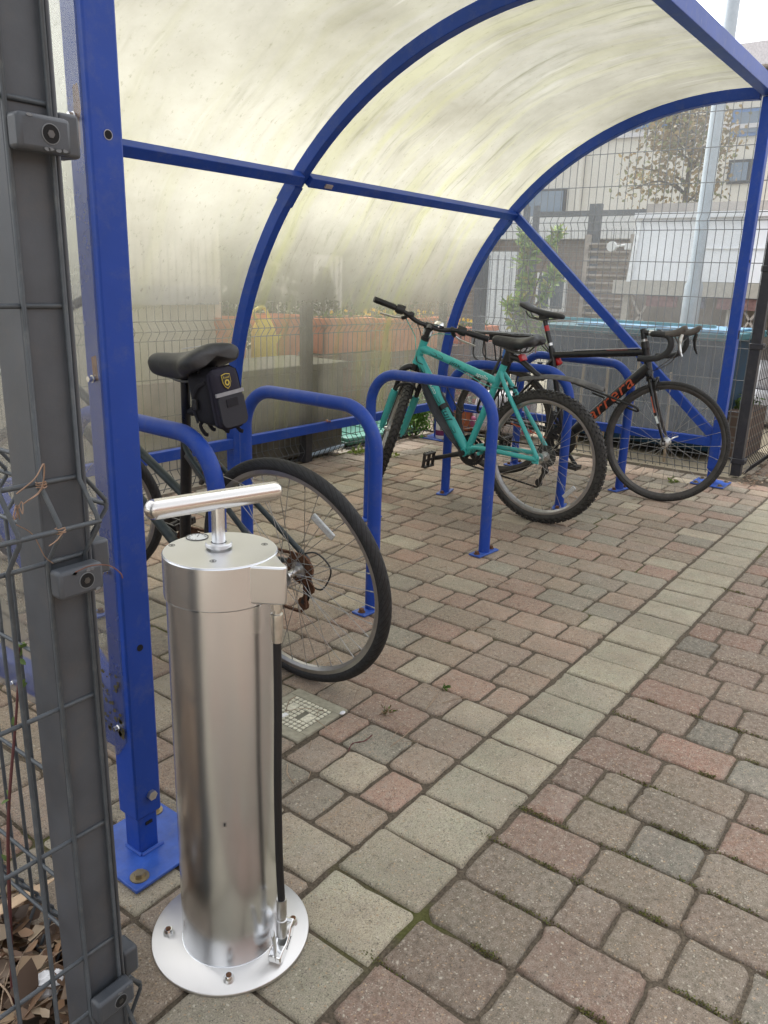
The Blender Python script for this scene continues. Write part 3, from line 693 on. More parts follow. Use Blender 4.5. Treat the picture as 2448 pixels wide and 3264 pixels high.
def make_wheel(bike, M, R, tr, rimm, tyrem, nsp=32, rear=False, cass=.05, knob=False, deep=.017, reflect=None, a0=0.):
    rb = R-2*tr+.005; w = max(.0085, tr*.72)
    m = MB(M); m.lathe([(rb+.003, -w), (rb-.006, -w), (rb-.010, -w*.95), (rb-deep, -w*.35), (rb-deep, w*.35), (rb-.010, w*.95), (rb-.006, w), (rb+.003, w), (rb-.003, w*.6), (rb-.003, -w*.6)], axis=(0, 1, 0), seg=72, closed=True)
    wh = m.build('wheel', rimm, bike, angle=35)
    m = MB(M); n = 16
    m.lathe([((R-tr)+tr*cos(-pi+2*pi*i/n)*(1 if abs(i-n/2) < 5 else .96), tr*sin(-pi+2*pi*i/n)) for i in range(n)], axis=(0, 1, 0), seg=96, closed=True, uv=True)
    if knob:
        N = 62
        for i in range(N):
            for (ph, half, sz) in ((0, 0, (.012, .022, .006)), (.5, .62, (.013, .011, .007)), (.5, -.62, (.013, .011, .007)), (0, 1.05, (.011, .009, .006)), (0, -1.05, (.011, .009, .006))):
                a = 2*pi*(i+ph)/N; e = V((cos(a), 0, sin(a))); tg = V((-sin(a), 0, cos(a)))
                nr = e*cos(half)+V((0, 1, 0))*sin(half); sd = tg.cross(nr)
                m.box(e*(R-tr)+nr*(tr+.001), (sz[0], sz[1], sz[2]), Matrix((tg, sd, nr)).transposed() @ Matrix.Rotation(random.uniform(-.25, .25), 3, 'Z'))
    m.build('tyre', tyrem, wh, angle=50)
    fl = .030
    for i in range(nsp):
        side = 1 if i % 2 else -1; dirn = 1 if (i//2) % 2 else -1
        a = 2*pi*i/nsp+a0; ah = a+dirn*1.15
        m = MB(M); m.tube([(.022*cos(ah), side*fl, .022*sin(ah)), ((rb-deep+.002)*cos(a), side*.002, (rb-deep+.002)*sin(a))], .00105, 5)
        m.tube([((rb-deep-.014)*cos(a), side*.0022, (rb-deep-.014)*sin(a)), ((rb-deep+.002)*cos(a), side*.002, (rb-deep+.002)*sin(a))], .0018, 6)
        m.build('spoke', SPOKE, wh)
    m = MB(M); m.lathe([(.0, -.056), (.005, -.056), (.005, -.046), (.009, -.045), (.012, -.034), (.025, -.032), (.025, -.029), (.012, -.026), (.011, .026), (.025, .029), (.025, .032), (.012, .034), (.009, .045), (.005, .046), (.005, .056), (0, .056)], axis=(0, 1, 0), seg=28); m.build('hub', ALU, wh, angle=35)
    if rear:
        m = MB(M)
        for k in range(7): gear(m, (0, -.036-.0042*k+.0, 0), cass-.0042*k, 28-2*k, .002)
        m.build('cassette', RUSTY if cass < .052 else STEEL_DARK, wh)
    if reflect is not None:
        a = reflect; m = MB(M); rr_ = R*.66; e = V((cos(a), 0, sin(a)))
        m.box(e*rr_+V((0, .008, 0)), (.085, .008, .022), Matrix.Rotation(-(a+pi/2), 3, 'Y')); m.build('spoke_reflector', REFL, wh, bevel=.003)
    return wh
SPOKE = mat('spoke_steel', (.33, .32, .30), .4, .85, var=.25)
CHAIN = mat('rusty_chain', (.13, .065, .04), .7, .6, var=.5, vscale=300)
def chain(bike, bbp, axp, rf, rr_, y0, mt=CHAIN, jockey=None):
    up = [V((bbp.x+rf*sin(.05), y0, bbp.z+rf)), V((axp.x, y0+.004, axp.z+rr_))]
    lo = [V((bbp.x, y0, bbp.z-rf))]
    path = []
    for k in range(9): a = -pi/2+pi*k/8; path.append(V((bbp.x+rf*cos(a), y0, bbp.z+rf*sin(a))))
    for k in range(9): a = pi/2+pi*k/8; path.append(V((axp.x+rr_*cos(a), y0+.003, axp.z+rr_*sin(a))))
    if jockey: path = path[:-1] + [V((jockey[0].x+.004, y0, jockey[0].z+.02)), V((jockey[1].x-.02, y0, jockey[1].z)), V((jockey[1].x, y0, jockey[1].z-.021))]
    m = MB()
    full = []
    for i in range(len(path)):
        a, b = path[i], path[(i+1) % len(path)]; n = max(1, int((b-a).length/.0127))
        for k in range(n): full.append(a.lerp(b, k/n))
    for i in range(len(full)):
        a, b = full[i], full[(i+1) % len(full)]; m.bar(a, b+(b-a)*.1, .0085 if i % 2 else .0055, .0075)
    m.build('chain', mt, bike)
def derailleur(bike, ax, jp, mt=None):
    m = MB(); y = -.062
    m.tube([(ax.x+.005, -.062, ax.z-.012), (ax.x+.012, -.072, ax.z-.04), (jp[0].x, -.068, jp[0].z)], [.009, .013, .010], 10)
    m.bar((jp[0].x, -.056, jp[0].z), (jp[1].x, -.056, jp[1].z), .002, .016, (0, 0, 1)); m.bar((jp[0].x, -.066, jp[0].z), (jp[1].x, -.066, jp[1].z), .002, .02, (0, 0, 1))
    dr = m.build('derailleur', mt or BLACK, bike, angle=60)
    for j in jp: m = MB(); gear(m, (j.x, -.061, j.z), .021, 11, .004); m.build('jockey_wheel', RUSTY if mt is None else BLACK, dr)
def crankset(bike, bb, ang, rf, teeth, cm, rm, guard=True, ptilt=0.):
    m = MB(); m.cyl(bb+V((0, -.055, 0)), bb+V((0, .055, 0)), .011, seg=16); m.cyl(bb+V((0, -.034, 0)), bb+V((0, .034, 0)), .021, seg=20)
    cs = m.build('crankset', cm, bike, angle=40)
    m = MB(); gear(m, (bb.x, -.046, bb.z), rf, teeth, .003, holes=rf*.78); m.build('chainring', rm, cs)
    if guard: m = MB(); gear(m, (bb.x, -.038, bb.z), rf*.8, int(teeth*.8), .003, holes=rf*.55); m.build('chainring', rm, cs)
    for side in (1, -1):
        a = ang if side == 1 else ang+pi
        e = V((cos(a), 0, sin(a))); p0 = bb+V((0, side*.055, 0)); p1 = p0+e*.17+V((0, side*.012, 0))
        m = MB(); m.tube([p0, p0.lerp(p1, .5), p1], [.016, .011, .013], 10, flat=.55); m.cyl(p0-V((0, side*.012, 0)), p0+V((0, side*.008, 0)), .015); m.build('crank', cm, cs, angle=60)
        pc = p1+V((0, side*.055, 0)); m = MB(); m.cyl(p1, pc+V((0, side*.045, 0)), .0065, seg=10)
        tl = Matrix.Rotation(ptilt+random.uniform(-.2, .2), 3, 'Y')
        for dx in (-.036, .036): m.box(pc+tl @ V((dx, 0, 0)), (.009, .09, .024), tl)
        for dy in (-.042, 0, .042): m.box(pc+V((0, dy, 0)), (.072, .008, .018), tl)
        for dx in (-.036, .036):
            for dy in (-.03, -.01, .01, .03): m.box(pc+tl @ V((dx*1.12, dy, .008)), (.006, .005, .012), tl)
        m.build('pedal', PEDAL, cs, bevel=.002)
PEDAL = mat('pedal_resin', (.022, .018, .016), .5, var=.4, dirt=(.08, .07, .06), dirt_amt=.5)
def saddle(bike, nose, rear, width=.17, th=.05, mt=SADDLE, drop=0.0, nosew=.04, rail=True):
    ax = (nose-rear); L = ax.length; ax.normalize(); up_ = V((0, 1, 0)).cross(ax)*-1
    if up_.z < 0: up_ = -up_
    prof = [(0., .66, .72), (.02, .84, .9), (.06, .97, 1), (.14, 1.0, 1.02), (.23, .94, 1.02), (.32, .74, 1.0), (.41, .50, .96), (.52, .37, .92), (.66, .31, .9), (.8, .29, .86), (.9, .27, .8), (.96, .23, .68), (.99, .16, .5), (1.0, .06, .3)]
    m = MB(); vs = []; seg = 20
    for (t, w, h) in prof:
        wv = max(width*w, 0) ; c = rear+ax*L*t
        sag = -.012*sin(pi*min(1, t*1.1)) + (.006 if t < .15 else 0)
        for k in range(seg):
            a = 2*pi*k/seg; ca, sa = cos(a), sin(a)
            x = ca*wv/2*(1 if sa > -.2 else .92); z = sa*th/2*h
            if sa > 0: z = (abs(sa)**.8)*th/2*h*(1-.12*abs(ca)); 
            else: z = -(abs(sa)**.5)*th/2*h*(.9 if t < .5 else 1.05)
            # skirts hang lower at the rear sides
            if sa < 0: z += (0.35*th*(1-abs(ca)) if t < .4 else 0)
            if t < .12 and abs(ca) < .35: c2 = c + ax*.012
            else: c2 = c
            vs.append(c2+V((0, x, 0))+up_*(z+sag))
    fs = []
    n = len(prof)
    for i in range(n-1):
        for k in range(seg): fs.append((i*seg+k, i*seg+(k+1) % seg, (i+1)*seg+(k+1) % seg, (i+1)*seg+k))
    fs += [tuple(range(seg-1, -1, -1)), tuple((n-1)*seg+k for k in range(seg))]
    m.add(vs, fs); sd = m.build('saddle', mt, bike, angle=60)
    md = sd.modifiers.new('sub', 'SUBSURF'); md.levels = 1; md.render_levels = 1
    if rail:
        for s_ in (-1, 1):
            m = MB(); m.tube(spline([rear+ax*.05+V((0, s_*.035, 0))-up_*.025, rear+ax*.08+V((0, s_*.025, 0))-up_*.05, rear+ax*L*.55+V((0, s_*.022, 0))-up_*.05, rear+ax*L*.85+V((0, s_*.012, 0))-up_*.02], 5), .0036, 8); m.build('saddle_rail', STEEL_DARK, sd)
    return sd
def frame_tube(m, a, b, r, seg=16, flat=1.): m.tube([a, b], r, seg, flat=flat)

def bike_base(spec):
    t = thing(spec['name'], spec['label'], 'bicycle', (*spec['pos'], 0), (-spec['lean'], 0, spec['yaw']))
    g = spec; R = g['R']; bb = P3(*g['bb']); stT = P3(*g['stT']); htT = P3(*g['htT']); htB = P3(*g['htB']); rax = P3(0, R); fax = P3(g['wb'], R)
    fm = g['fm']; r = g['r']
    m = MB()
    frame_tube(m, bb, stT, r['st']); m.cyl(bb+V((0, -.036, 0)), bb+V((0, .036, 0)), .021, seg=24)
    hd_ = (htT-htB).normalized(); m.tube([htB-hd_*.0, htB+hd_*.02, htT-hd_*.02, htT], [.024, .021, .021, .023], 20)
    m.tube([P3(*g['tt0']), P3(*g['tt1'])], [r['tt']*.93, r['tt']], 18, flat=r.get('ttf', 1)); m.tube([P3(*g['dt0']), P3(*g['dt1'])], [r['dt'], r['dt']*1.02], 18, flat=r.get('dtf', 1))
    ss = P3(*g['ss'])
    for s_ in (-1, 1):
        m.tube(spline([bb+V((-.02, s_*.018, 0)), bb+V((-.09, s_*.034, bb.z*0)).lerp(rax+V((0, s_*.05, 0)), .12), rax+V((.04, s_*.062, 0)), rax+V((.0, s_*.064, 0))], 5), r['cs'], 10)
        m.tube(spline([ss+V((0, s_*.010, 0)), ss.lerp(rax, .18)+V((0, s_*.034, 0)), rax+V((.018, s_*.062, .045)), rax+V((0, s_*.064, .004))], 5), r['ss'], 10)
        m.box(rax+V((.004, s_*.063, -.002)), (.035, .006, .04))
    m.cyl(ss.lerp(rax, .20)+V((0, -.034, 0)), ss.lerp(rax, .20)+V((0, .034, 0)), r['ss']*.9, seg=10)
    m.cyl(bb.lerp(rax, .2)+V((0, -.03, 0)), bb.lerp(rax, .2)+V((0, .03, 0)), r['cs']*.8, seg=10)
    fr = m.build('frame', fm, t, angle=55)
    m = MB(); d = (stT-bb).normalized(); m.tube([stT-d*.012, stT+d*.012], r['st']*1.14, 18); m.cyl(stT+V((-.03, -.012, 0)), stT+V((-.03, .012, 0)), .004, seg=8); m.build('seat_clamp', g.get('clampm', BLACK), t, angle=50)
    # steering matrix
    S = Matrix.Translation(htB) @ Matrix.Rotation(g['steer'], 4, hd_) @ Matrix.Translation(-htB)
    make_wheel(t, Matrix.Translation(rax), R, g['tr'], g['rimm'], g['tyrem'], g.get('nsp', 32), True, g.get('cass', .05), g.get('knob', False), g.get('deep', .017), g.get('refl'), .1)
    make_wheel(t, S @ Matrix.Translation(fax), R, g['tr'], g['rimm'], g['tyrem'], g.get('nspf', 32), False, 0, g.get('knob', False), g.get('deep', .017), None, .05)
    return t, fr, S, bb, stT, htT, htB, hd_, rax, fax
def cable(bike, pts, mt=BLACK, r=.0022, T=None):
    m = MB(T); m.tube(spline(pts, 7), r, 6); return m.build('cable', mt, bike)
def vbrake(bike, ctr, side_dir, upd, M=None, mt=BLACK):
    for s_ in (-1, 1):
        m = MB(M); b = ctr+V((0, s_*.035, 0)); e = b+upd*.095+V((0, -s_*.008, 0))
        m.bar(b, e, .009, .014, side_dir); m.cyl(b-side_dir*.012, b+side_dir*.014, .0085, seg=12); m.box(b+upd*.03+V((0, -s_*.013, 0))-side_dir*.01, (.05, .009, .011), Matrix.Rotation(0, 3, 'X')); m.build('brake_arm', mt, bike, bevel=.002)

# ---------------------------------------------------------------- near bicycle
hy_ = dict(name='bicycle', label='nearest bicycle with a worn dark green step through frame, leaning behind the steel pump', pos=(1.585, 1.47), yaw=rad(92), lean=rad(7.5), steer=rad(36),
           R=.347, tr=.0185, wb=1.07, bb=(.462, .285), stT=(.365, .72), htT=(.905, .865), htB=(.958, .69), tt0=(.412, .505), tt1=(.915, .825), dt0=(.462, .295), dt1=(.948, .725), ss=(.372, .70),
           fm=HYB, r=dict(st=.0155, tt=.0145, dt=.016, cs=.009, ss=.0085), rimm=RIM_SILVER, tyrem=TYRE_HYB, refl=rad(128), nsp=36, nspf=36)
hb, fr, S, bb, stT, htT, htB, hd_, rax, fax = bike_base(hy_)
# black sleeve over the seat tube (it is black from saddle to bracket)
m = MB(); d = (stT-bb).normalized(); m.tube([bb+d*.03, stT+d*.005], .0172, 16); m.build('seat_tube_cover', BLACK_PAINT, hb)
m = MB(); m.tube([stT, P3(.335, .905)], .0132, 16); m.box((.325, 0, .915), (.04, .045, .03)); m.build('seatpost', BLACK_PAINT, hb, angle=50)
sd = saddle(hb, P3(.475, .912), P3(.190, .950), .205, .082)
m = MB()
for k, (a, b) in enumerate((((.28, -.03), (.335, .0)), ((.26, -.045), (.285, -.032)))): m.bar((a[0], a[1], .9745-.13*(a[0]-.27)), (b[0], b[1], .9745-.13*(b[0]-.27)), .004, .0016)
m.build('scratch', mat('scratch_white', (.5, .5, .5), .6), sd)
m = MB(S); 
dn = -hd_
for s_ in (-1, 1):
    m.tube(spline([htB+dn*.03+V((0, s_*.03, 0)), htB+dn*.07+V((.004, s_*.045, 0)), htB+dn*.22+V((.012, s_*.048, 0)), fax+V((0, s_*.05, 0))], 6), [.013]*7+[.0125]*6+[.011]*6, 12)
m.tube([htB+dn*.028+V((0, -.032, 0)), htB+dn*.022, htB+dn*.028+V((0, .032, 0))], .015, 12); m.cyl(htB, htB+dn*.03, .016)
m.build('fork', HYB, hb, angle=60)
m = MB(S); top = htT+hd_*.09; m.cyl(htT, top, .0125); m.tube([top, top+V((.05, 0, .03)), top+V((.085, 0, .035))], .013, 12); m.build('stem', BLACK, hb)
c_ = top+V((.085, 0, .035)); m = MB(S); m.tube(spline([c_+V((-.06, .29, .01)), c_+V((-.02, .2, .012)), c_+V((0, .06, 0)), c_+V((0, -.06, 0)), c_+V((-.02, -.2, .012)), c_+V((-.06, -.29, .01))], 6), .0115, 12); hbar = m.build('handlebar', BLACK, hb)
for s_ in (-1, 1):
    m = MB(S); m.tube([c_+V((-.062, s_*.3, .01)), c_+V((-.03, s_*.2, .012))], .0165, 14); m.build('grip', BLACK, hbar)
    m = MB(S); m.tube([c_+V((-.01, s_*.17, .0)), c_+V((.03, s_*.2, -.02)), c_+V((.02, s_*.28, -.03))], .005, 8); m.build('brake_lever', ALU, hbar)
crankset(hb, bb, rad(196), .088, 40, BLACK, RUSTY)
jp = [P3(-.008, .275), P3(.02, .215)]
chain(hb, bb, rax, .088, .042, -.046, CHAIN, jp); derailleur(hb, rax, jp)
sp_ = P3(.372, .70).lerp(rax, .20)
vbrake(hb, P3(.372, .70).lerp(rax, .20)+V((-.015, 0, -.035)), (rax-P3(.372, .70)).cross(V((0, 1, 0))).normalized(), (P3(.372, .7)-rax).normalized(), mt=STEEL_DARK)
m = MB(); m.box(P3(.28, .625)+V((-.02, .02, 0)), (.03, .028, .034)); m.cyl(P3(.26, .625, -.02), P3(.26, .625, .05), .006); m.build('brake_bridge', RUSTY, hb, bevel=.004)
SILVER_CABLE = mat('cable_steel', (.4, .38, .35), .4, .7)
cable(hb, [P3(.36, .72, .02), P3(.30, .665, .03), P3(.265, .635, .03)], BLACK, .003)
cable(hb, [P3(.265, .63, .02), P3(.23, .60, .04), P3(.24, .56, .045)], SILVER_CABLE, .0012); cable(hb, [P3(.265, .62, .03), P3(.18, .63, .05), P3(.10, .60, .03), P3(.12, .57, .05)], SILVER_CABLE, .0012)
cable(hb, [rax+V((.02, -.06, .03)), rax+V((-.04, -.07, .045)), rax+V((-.085, -.075, 0)), rax+V((-.05, -.072, -.07)), rax+V((0, -.07, -.07))], BLACK, .0026)
# ---------------------------------------------------------------- saddle bag
Mb = hb.matrix_basis.copy() if False else (Matrix.Translation((*hy_['pos'], 0)) @ Matrix.Rotation(hy_['yaw'], 4, 'Z') @ Matrix.Rotation(-hy_['lean'], 4, 'X'))
bagc = Mb @ V((.228, 0, .845))
bag = thing('saddle_bag', 'black fabric bag with a yellow shield badge strapped under the nearest saddle', 'saddle bag', bagc, (-hy_['lean'], 0, hy_['yaw']+rad(-6)))
bag.scale = (.93, .93, 1)
BAGF = FABRIC
def rbox(m, c, sz, r, n=6, taper=None, R=None):
    c = V(c); vs = []; R = R or Matrix.Identity(3); zs = 12
    hx, hy2, hz = (s/2 for s in sz)
    for i in range(zs+1):
        z = -1+2*i/zs; inset = 0
        e = hz-abs(z)*hz
        if e < r: inset = r-math.sqrt(max(0, r*r-(r-e)**2))
        tx = 1+(taper[0]*z if taper else 0); ty = 1+(taper[1]*z if taper else 0)
        for sx, sy, q in ((1, 1, 0), (-1, 1, 1), (-1, -1, 2), (1, -1, 3)):
            for k in range(n):
                a = (q+k/(n-1))*pi/2
                vs.append(c+R @ V(((sx*(hx-r)+(r)*cos(a)-sx*0)*tx*(1-inset/hx), (sy*(hy2-r)+r*sin(a))*ty*(1-inset/hy2), z*hz)))
    N = 4*n; fs = []
    for i in range(zs):
        for k in range(N): fs.append((i*N+k, i*N+(k+1) % N, (i+1)*N+(k+1) % N, (i+1)*N+k))
    fs += [tuple(range(N-1, -1, -1)), tuple(zs*N+k for k in range(N))]
    m.add(vs, fs)
m = MB(); rbox(m, (0, 0, -.004), (.12, .105, .155), .028, taper=(.05, .04)); m.build('body', BAGF, bag, angle=60)
Rp = Matrix.Rotation(rad(8), 3, 'Y')
m = MB(); rbox(m, (-.062, 0, 0), (.036, .108, .172), .024, taper=(0, -.05), R=Rp); m.build('rear_pocket', mat('navy_fabric', (.017, .015, .028), .85, var=.3, vscale=60, bump=.5, bscale=900), bag, angle=60)
Fp = frame(V((-.0822, 0, 0)), (0, -1, 0), Rp @ V((0, 0, 1)))    # x runs to the right as seen from behind
def meshm():
    t = NT('grey_mesh'); w = t.n('TexChecker'); w.inputs['Scale'].default_value = 420; t.l(t.coord(), w.inputs['Vector']); w.inputs['Color1'].default_value = (.018, .018, .024, 1); w.inputs['Color2'].default_value = (.038, .038, .048, 1)
    return t.done(t.pbsdf(w.outputs[0], .8))
def rr_outline(w, h, r, n=6):
    o = []
    for sx, sy, q in ((1, 1, 0), (-1, 1, 1), (-1, -1, 2), (1, -1, 3)):
        for k in range(n): a = (q+k/(n-1))*pi/2; o.append((sx*(w/2-r)+r*cos(a), sy*(h/2-r)+r*sin(a)))
    return o
Fm = Fp @ Matrix.Translation((0, -.030, 0))
m = MB(); m.prism(rr_outline(.094, .092, .020), -.004, .0016, Fm, smooth=False); m.build('mesh_pocket', meshm(), bag, bevel=.001)
m = MB(); m.prism(rr_outline(.100, .010, .001), -.004, .0026, Fp @ Matrix.Translation((0, .016, 0))); m.build('reflective_strip', mat('reflective_tape', (.28, .28, .3), .5, var=.15), bag)
m = MB(); m.prism(rr_outline(.042, .022, .002), 0, .004, Fp @ Matrix.Translation((.0, -.010, 0))); m.build('light_loop', BAGF, bag, bevel=.001)
shp = [(-.015, .017), (0, .020), (.015, .017), (.015, -.004), (.009, -.016), (0, -.022), (-.009, -.016), (-.015, -.004)]
Fs = Fp @ Matrix.Translation((-.004, .050, 0))
m = MB(); m.prism(shp, 0, .0024, Fs); bad = m.build('badge', YELLOW_MARK, bag)
m = MB(); m.prism([(x*.9, y*.9) for x, y in shp], 0, .0028, Fs); m.build('badge_field', BLACK, bad)
lettering('B-soul', .0085, Fs @ Matrix.Translation((0, .009, .003)), YELLOW_MARK, bad, depth=.0002)
m = MB(); m.T = Fs @ Matrix.Translation((0, -.005, .0032)); m.lathe([(.0045, 0), (.0085, 0), (.0085, .0004), (.0045, .0004)], seg=28, closed=True); m.build('badge_ring', YELLOW_MARK, bad)
for s_ in (-1, 1):
    m = MB(); m.tube(spline([(-.04, s_*.055, .05), (.0, s_*.060, .03), (.03, s_*.058, -.02), (.02, s_*.056, -.07)], 5), .006, 8, flat=.35); m.build('side_strap', BAGF, bag)
    m = MB(); m.box((.012, s_*.062, -.015), (.02, .008, .03)); m.build('buckle', BLACK, bag, bevel=.002)
for (x_, y_, l_) in ((.03, .03, .035), (-.01, -.02, .03), (-.045, -.045, .03), (.045, -.01, .03)):
    m = MB(); m.tube(spline([(x_, y_, -.07), (x_+.008, y_+.006, -.085), (x_-.006, y_+.004, -.085-l_*.6), (x_-.016, y_, -.085-l_*.7)], 4), .0055, 8, flat=.4); m.build('strap_end', BAGF, bag)
m = MB(); m.tube([(.07, 0, -.05), (.12, 0, -.06)], .014, 10, flat=1.6); m.tube([(.06, 0, .06), (.10, 0, .03)], .012, 10, flat=1.6); m.build('seatpost_strap', BAGF, bag)

# ---------------------------------------------------------------- teal mountain bike
te_ = dict(name='mountain_bike', label='teal mountain bike with knobbly tyres and a long grey mudguard standing between the hooped stands', pos=(3.566, 1.672), yaw=rad(88), lean=rad(1.0), steer=rad(-54),
           R=.335, tr=.026, wb=1.005, bb=(.447, .293), stT=(.246, .785), htT=(.752, .858), htB=(.803, .731), tt0=(.285, .682), tt1=(.768, .815), dt0=(.447, .293), dt1=(.790, .765), ss=(.262, .735),
           fm=TEAL, r=dict(st=.018, tt=.0215, dt=.0265, cs=.0125, ss=.011, dtf=.8), rimm=RIM_SILVER, tyrem=TYRE_MTB, knob=True, refl=rad(222), cass=.058)
tb, fr, S, bb, stT, htT, htB, hd_, rax, fax = bike_base(te_)
m = MB(); d = (stT-bb).normalized(); m.tube([stT, P3(.222, .845)], .0135, 14); m.tube([stT+d*.0, stT+d*.045], [.019, .021], 14); m.box((.213, 0, .858), (.045, .04, .03)); m.build('seatpost', BLACK, tb, angle=50)
sd = saddle(tb, P3(.328, .888), P3(.060, .893), .165, .066)
for k, (x_, r_) in enumerate(((.17, .026), (.12, .034), (.20, .016))):
    m = MB(); m.tube([V((x_+r_*cos(a/10*3.6+.4), .045+.5*r_*sin(a/10*3.6+.4), .926+.002*k)) for a in range(11)], .0012, 5); m.build('seam_line', mat('saddle_print', (.2, .22, .24), .5), sd)
m = MB(S); dn = -hd_; cr = htB+dn*.03; lat = .062
m.cyl(htB, cr+dn*.01, .018)
m.tube(spline([cr+dn*.075+V((0, -lat, 0)), cr+dn*.03+V((.002, -lat*.97, 0)), cr+dn*.0+V((.006, -lat*.5, 0)), cr+dn*-.002+V((.008, 0, 0)), cr+V((.006, lat*.5, 0)), cr+dn*.03+V((.002, lat*.97, 0)), cr+dn*.075+V((0, lat, 0))], 5), .0175, 12)
fk = m.build('fork', BLACK, tb, angle=60)
fa = fax-dn*.0
for s_ in (-1, 1):
    m = MB(S); a0_ = cr+dn*.07+V((0, s_*lat, 0)); e0 = fax+V((-.012, s_*lat, .0)); m.tube([a0_, a0_+dn*.11], .013, 14); m.build('stanchion', BLACK_PAINT, fk)
    st_ = a0_+dn*.085; m = MB(S); m.tube([st_, st_+dn*.02, e0-dn*.05, e0-dn*-.0], [.020, .0215, .0185, .014], 18); m.box(e0+V((.008, 0, -.004)), (.03, .01, .03)); lg = m.build('fork_leg', TEAL, fk, angle=50)
    for q in range(5):
        f_ = .25+q*.15; c2 = st_.lerp(e0, f_); m = MB(S); m.bar(c2+V((.012, s_*.0195, 0)), c2+V((-.006, s_*.0205, .028)), .004, .003); m.build('tribal_mark', TEAL_DARK, lg)
m = MB(S)
ffb = cr+dn*.17; m.tube(spline([ffb+V((.0, -lat, 0)), ffb-dn*.05+V((-.03, -lat*.8, 0)), ffb-dn*.075+V((-.035, 0, 0)), ffb-dn*.05+V((-.03, lat*.8, 0)), ffb+V((.0, lat, 0))], 5), .008, 8); m.build('fork_brace', BLACK, fk)
vbrake(fk, ffb+V((-.03, 0, 0)), V((-1, 0, 0)), hd_, S, BLACK)
m = MB(S); top = htT+hd_*.062; m.cyl(htT-hd_*.002, htT+hd_*.02, .022); m.cyl(htT, top, .0145); cl = top+V((.055, 0, .022)); m.tube([top-hd_*.004, top+V((.02, 0, .012)), cl], [.017, .0155, .016], 12); m.cyl(cl+V((0, -.024, 0)), cl+V((0, .024, 0)), .019); m.build('stem', BLACK, tb, angle=50)
BARP = [(-.035, .315, .035), (-.022, .22, .032), (-.008, .14, .024), (0, .075, .004), (0, .03, 0), (0, -.03, 0), (0, -.075, .004), (-.008, -.14, .024), (-.022, -.22, .032), (-.035, -.315, .035)]
m = MB(S); m.tube(spline([cl+V(p) for p in BARP], 5), .0125, 12); hbar = m.build('handlebar', BLACK_PAINT, tb)
TGREEN = mat('teal_cable', (.08, .45, .38), .4)
for s_ in (-1, 1):
    def q(x, y, z): return cl+V((x, s_*y, z))
    m = MB(S); m.tube([q(-.036, .325, .035), q(-.034, .318, .035), q(-.025, .205, .032)], [.0155, .0165, .016], 16)
    for k in range(14): f_ = k/13; m.lathe([(.0158, -.001), (.0175, 0), (.0158, .001)], q(-.035+.009*f_, .312-.095*f_, .035-.003*f_), (0, 1, 0), seg=14)
    m.build('grip', BLACK, hbar)
    m = MB(S); m.tube([q(-.024, .20, .032), q(-.022, .185, .031), q(-.019, .155, .029)], [.022, .026, .021], 16); m.box(q(-.012, .165, .045), (.04, .03, .02)); m.build('twist_shifter', BLACK, hbar, bevel=.002)
    m = MB(S); m.tube([q(-.012, .13, .022), q(.012, .135, .008), q(.03, .15, -.002)], [.010, .012, .011], 12); m.tube([q(-.010, .13, .022), q(-.010, .115, .02)], .016, 12); m.build('lever_bracket', BLACK, hbar, angle=50)
    m = MB(S); m.tube(spline([q(.03, .15, -.002), q(.044, .19, -.01), q(.036, .24, -.014), q(.034, .275, -.016)], 5), .0055, 8, flat=1.4); m.build('brake_lever', ALU, hbar)
m = MB(S); m.lathe([(0, .03), (.020, .028), (.028, .018), (.029, .008), (.027, .006), (0, .006)], cl+V((-.004, -.05, .010)), (0.1, 0, 1), seg=28); m.cyl(cl+V((0, -.05, -.004)), cl+V((0, -.05, .016)), .007); m.build('bell', CHROME, hbar, angle=40)
m = MB(S); m.box(cl+V((.03, -.005, -.032)), (.022, .052, .034)); m.tube([cl, cl+V((.016, -.005, -.03))], .008, 8); m.build('front_reflector', REFL, hbar, bevel=.004)
m = MB(S); m.lathe([(0, .02), (.012, .02), (.016, .012), (.015, 0)], cl+V((-.01, .11, .02)), (0, 0, 1), seg=20); m.build('bell', BLACK, hbar)
crankset(tb, bb, rad(-17), .085, 42, BLACK, BLACK, ptilt=rad(75))
jp = [P3(.010, .255), P3(.040, .185)]
chain(tb, bb, rax, .085, .045, -.046, mat('dark_chain', (.05, .045, .04), .6, .6), jp); derailleur(tb, rax, jp, BLACK)
ssp = P3(.262, .735); vbrake(tb, ssp.lerp(rax, .20)+V((-.012, 0, -.025)), (rax-ssp).cross(V((0, 1, 0))).normalized(), (ssp-rax).normalized())
cable(tb, [S @ (cl+V((.03, .13, .0))), S @ (cl+V((.07, .06, -.06))), htT+V((.045, .02, -.02)), htT+V((.04, .02, -.10)), htB+V((.02, .0, -.01)), S @ (ffb+V((-.03, .02, .07)))], TGREEN, .0022)
cable(tb, [S @ (cl+V((.03, -.13, .0))), S @ (cl+V((.08, -.04, -.03))), htT+V((.05, -.01, -.06)), P3(.74, .79, .026), P3(.70, .79, .026)], TGREEN, .0022)
cable(tb, [P3(.56, .735, .012), P3(.45, .70, .012), P3(.33, .66, .02), P3(.235, .655, .02), P3(.20, .64, .02)], TGREEN, .002)
cable(tb, [S @ (cl+V((-.01, .15, .02))), S @ (cl+V((.05, .09, .02))), S @ (cl+V((.06, .02, -.06))), htT+V((.03, .03, -.1)), P3(.74, .73, .025)], BLACK, .0025)
